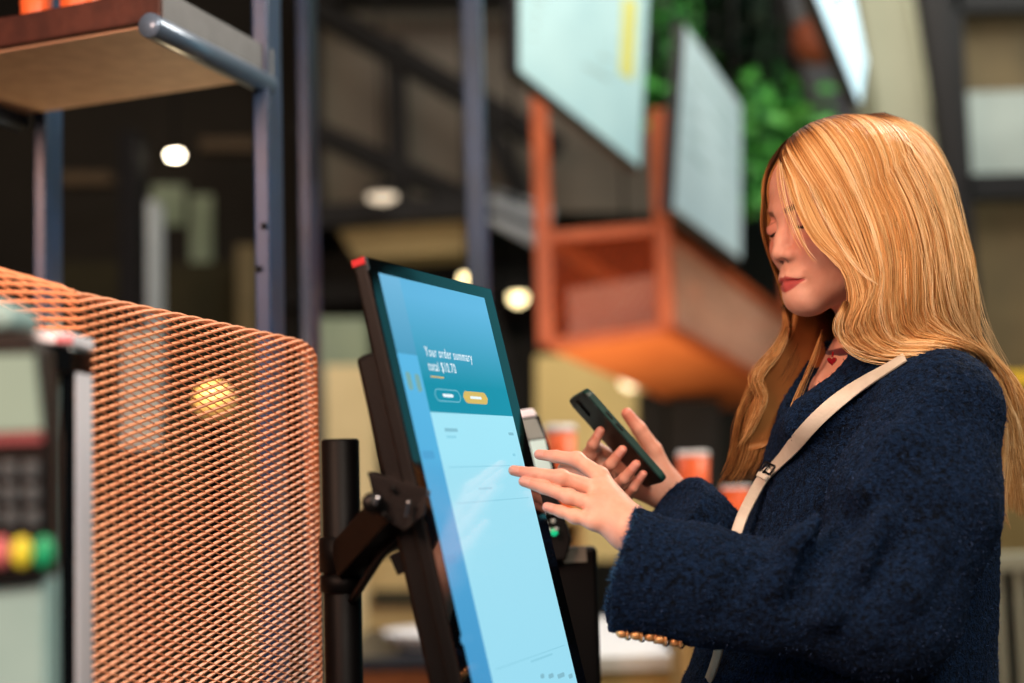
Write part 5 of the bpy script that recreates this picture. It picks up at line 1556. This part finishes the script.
# orange hanging planter
pl = thing('hanging_planter', 'orange mesh planter box in an orange frame hung from the ceiling', 'planter', P(650, 300, 5.2))
A_ = {k: P(*v) for k, v in dict(a=(543, 238, 5.8), b=(662, 228, 5.8), c=(790, 322, 7.3), a2=(548, 345, 5.8), b2=(666, 328, 5.8), c2=(790, 396, 7.3)).items()}
def mesh_wall(p0, p1, q0, q1, nu, nv, name, m):
    mb = MB()
    for i in range(nv + 1):
        v = i / nv; pts = []
        for k in range(nu + 1):
            u = k / nu; vv_ = min(max(v + ((k % 2) - .5) * .9 / nv * (1 if i % 2 else -1), 0), 1)
            pts.append((p0 * (1 - u) + p1 * u) * (1 - vv_) + (q0 * (1 - u) + q1 * u) * vv_)
        mb.tube(pts, .0065, 4, smooth=False)
    return mb.build(name, m, pl, fixn=False)
mk('orange_dark', '#c9562a', .6, 0, '#b84c24', 5)
mesh_wall(A_['a'], A_['b'], A_['a2'], A_['b2'], 26, 16, 'mesh_front', 'orange_dark')
mk('orange_mesh_lit', '#f0c4ac', .6, 0, '#e2b298', 5); mesh_wall(A_['b'], A_['c'], A_['b2'], A_['c2'], 50, 16, 'mesh_side', 'orange_mesh_lit')  # side mesh painted paler, light falling on it put into the colour
d_ = A_['a'] + (A_['c'] - A_['b']); d2 = A_['a2'] + (A_['c2'] - A_['b2'])
mk('orange_tray_lit', '#ea8a54', .6, 0, '#dc7c48', 4); mb = MB(); mb.hexa(np.array([A_['a2'], A_['b2'], A_['c2'], d2]), np.array([A_['a2'], A_['b2'], A_['c2'], d2]) - Z * .02); mb.build('bottom_tray', 'orange_tray_lit', pl, bevel=.004)  # tray painted lighter, standing for light from below
mb = MB()
ins = .06; v1 = nrm(A_['b'] - A_['a']) * ins; v2 = nrm(A_['c'] - A_['b']) * ins
f = np.array([A_['a2'] + v1 + v2, A_['b2'] - v1 + v2, A_['c2'] - v1 - v2, d2 + v1 - v2]); mb.hexa(f + Z * .02, f + Z * .24); mk('planter_liner', '#e6c8b4', .8, 0, '#d4b6a2', 3); mb.build('liner', 'planter_liner', pl)
for p, q in (('a', 'b'), ('b', 'c'), ('a2', 'b2'), ('b2', 'c2')):
    mb = MB(); bar(mb, A_[p], A_[q], .045, .045); mb.build('frame_rail', 'orange_paint', pl, bevel=.003)
for p, q in ((A_['c'], d_), (d_, A_['a'])):
    mb = MB(); bar(mb, p, q, .045, .045); mb.build('frame_rail', 'orange_paint', pl, bevel=.003)
for p, p2 in ((A_['a'], A_['a2']), (A_['b'], A_['b2']), (A_['c'], A_['c2']), (d_, d2)):
    tz = P(600, 112, p[1])[2] if p is A_['b'] else (P(600, 85, p[1])[2] if p is A_['a'] else p[2] + .25)
    mb = MB(); mb.box((p[0], p[1], (tz + p2[2]) / 2), (.07, .07, tz - p2[2])); mb.build('hanger_post', 'orange_paint', pl, bevel=.004)
    mb = MB(); mb.tube([(p[0], p[1], tz - .01), (p[0], p[1], RZ)], .010, 6); mb.build('hanger_rod', 'beam_dark', pl)

mb = MB(); slab_px(mb, [P(655, -60, 9.2), P(880, -60, 9.2), P(880, 200, 9.2), P(655, 160, 9.2)], .1); tag(mb.build('dark_backdrop', 'ceiling_dark'), 'dark backdrop sheet added behind the hanging greenery', 'wall panel', kind='structure')  # dark sheet added to blacken the area behind the greenery
# greenery
mk('leaf_black', '#10241a', .6, 0, '#0b1a12', 4); mk('leaf_bright', '#6fd262', .5, 0, '#46a848', 4); mk('leaf_mid', '#2f7a3a', .5, 0, '#1f5a2c', 4); mk('leaf_dark', '#1c4426', .5, 0, '#12301b', 4)
def foliage(name, lab, centres, n, size, mats, grp='plants hanging between the menu boards'):
    C0 = np.array([c for c, r in centres]).mean(0)
    t = thing(name, lab, 'plant', C0, grp)
    mb = MB(); lr = random.Random(int(abs(C0[0]) * 1000))
    for _ in range(n):
        c, r = centres[lr.randrange(len(centres))]
        p = c + np.array([lr.gauss(0, 1), lr.gauss(0, 1), lr.gauss(0, 1)]) * r * .5
        d = nrm([lr.gauss(0, 1), lr.gauss(0, 1), lr.gauss(0, .6) - .5]); s = nrm(np.cross(d, [lr.gauss(0, 1), lr.gauss(0, 1), lr.gauss(0, 1)])); u = np.cross(s, d); L = size * lr.uniform(.6, 1.3); w = L * .28
        mb.add([p, p + d * L * .35 + s * w + u * w * .3, p + d * L * .7 + s * w * .8 + u * w * .2, p + d * L - u * w * .3, p + d * L * .7 - s * w * .8 + u * w * .2, p + d * L * .35 - s * w + u * w * .3, p + d * L * .5 - u * w * .2],
               [(0, 1, 6), (1, 2, 6), (2, 3, 6), (3, 4, 6), (4, 5, 6), (5, 0, 6)], lr.randrange(len(mats)), True)
    mb.build('leaves', mats, t, fixn=False)
    mb = MB()
    for c, r in centres: mb.tube([c + Z * r * .5, np.array([c[0] + lr.uniform(-.05, .05), c[1], min(c[2] + r + .4, RZ)])], .006, 5)
    mb.build('stem', 'leaf_dark', t, fixn=False)
foliage('hanging_plant', 'bright green trailing plant between the two pale menu boards', [(P(664, y, 6.6), .15) for y in (-20, 20, 60, 95)], 700, .10, ['leaf_bright', 'leaf_mid', 'leaf_dark'])
foliage('hanging_plant', 'bright green leaves close beside the top of the woman\'s forehead', [(P(764, 120, 7.0), .21), (P(760, 150, 7.0), .19), (P(753, 180, 7.0), .14), (P(775, 128, 7.0), .15)], 700, .11, ['leaf_bright', 'leaf_bright', 'leaf_mid'])
foliage('hanging_plant', 'dark green mass of foliage above the narrow menu board', [(P(x, y, 8.4), .38) for x, y in ((705, -10), (740, 20), (770, 45), (790, 90), (755, 70), (760, 0))], 900, .14, ['leaf_black', 'leaf_dark', 'leaf_black'])
# ceiling beam and red spot behind the light box
bmx = thing('ceiling_beam', 'dark grey sloping ceiling beam beside the light box', 'beam', P(790, 40, 7.0))
mk('beam_grey', '#474a52', .8, 0, '#4c4a48', 3)
mb = MB(); slab_px(mb, [P(775, -60, 7.4), P(850, -60, 7.4), P(875, 130, 7.4), P(818, 130, 7.4)], .3); mb.build('beam_body', 'beam_grey', bmx)
mk('orange_glow', '#7e4028', .7, emit='#d0582c', estr=.04)
mb = MB(); mb.lathe([(.09, 0), (.13, .06), (.13, .16), (.05, .22)], P(818, 60, 6.9), (0, -.5, .8), 20); mb.build('orange_spot', 'orange_glow', bmx)
# dark rafters filling the ceiling area
for (a, b, Y, wd, lab) in (((-80, 30), (1100, -40), 10.5, .5, 'dark rafter across the top of the hall'), ((280, 300), (560, 285), 9.5, .5, 'dark crossbeam behind the top of touchscreen'), ((480, 300), (560, 560), 8.5, .5, 'dark upright wall strip left of the yellow wall')):
    mb = MB(); bar(mb, P(*a, Y), P(*b, Y), .15, wd, (0, 1, 0)); tag(mb.build('rafter', 'beam_dark'), lab, 'beam', kind='structure')
column_thing(300, 560, 255, 365, 9.8, .1, 'dark_wall', 'dark_backdrop', 'dark partition behind the touchscreen top', 'partition')
column_thing(372, 560, 340, 660, 9.0, .2, 'dark_wall', 'dark_backdrop', 'dark lower partition behind the touchscreen', 'partition')
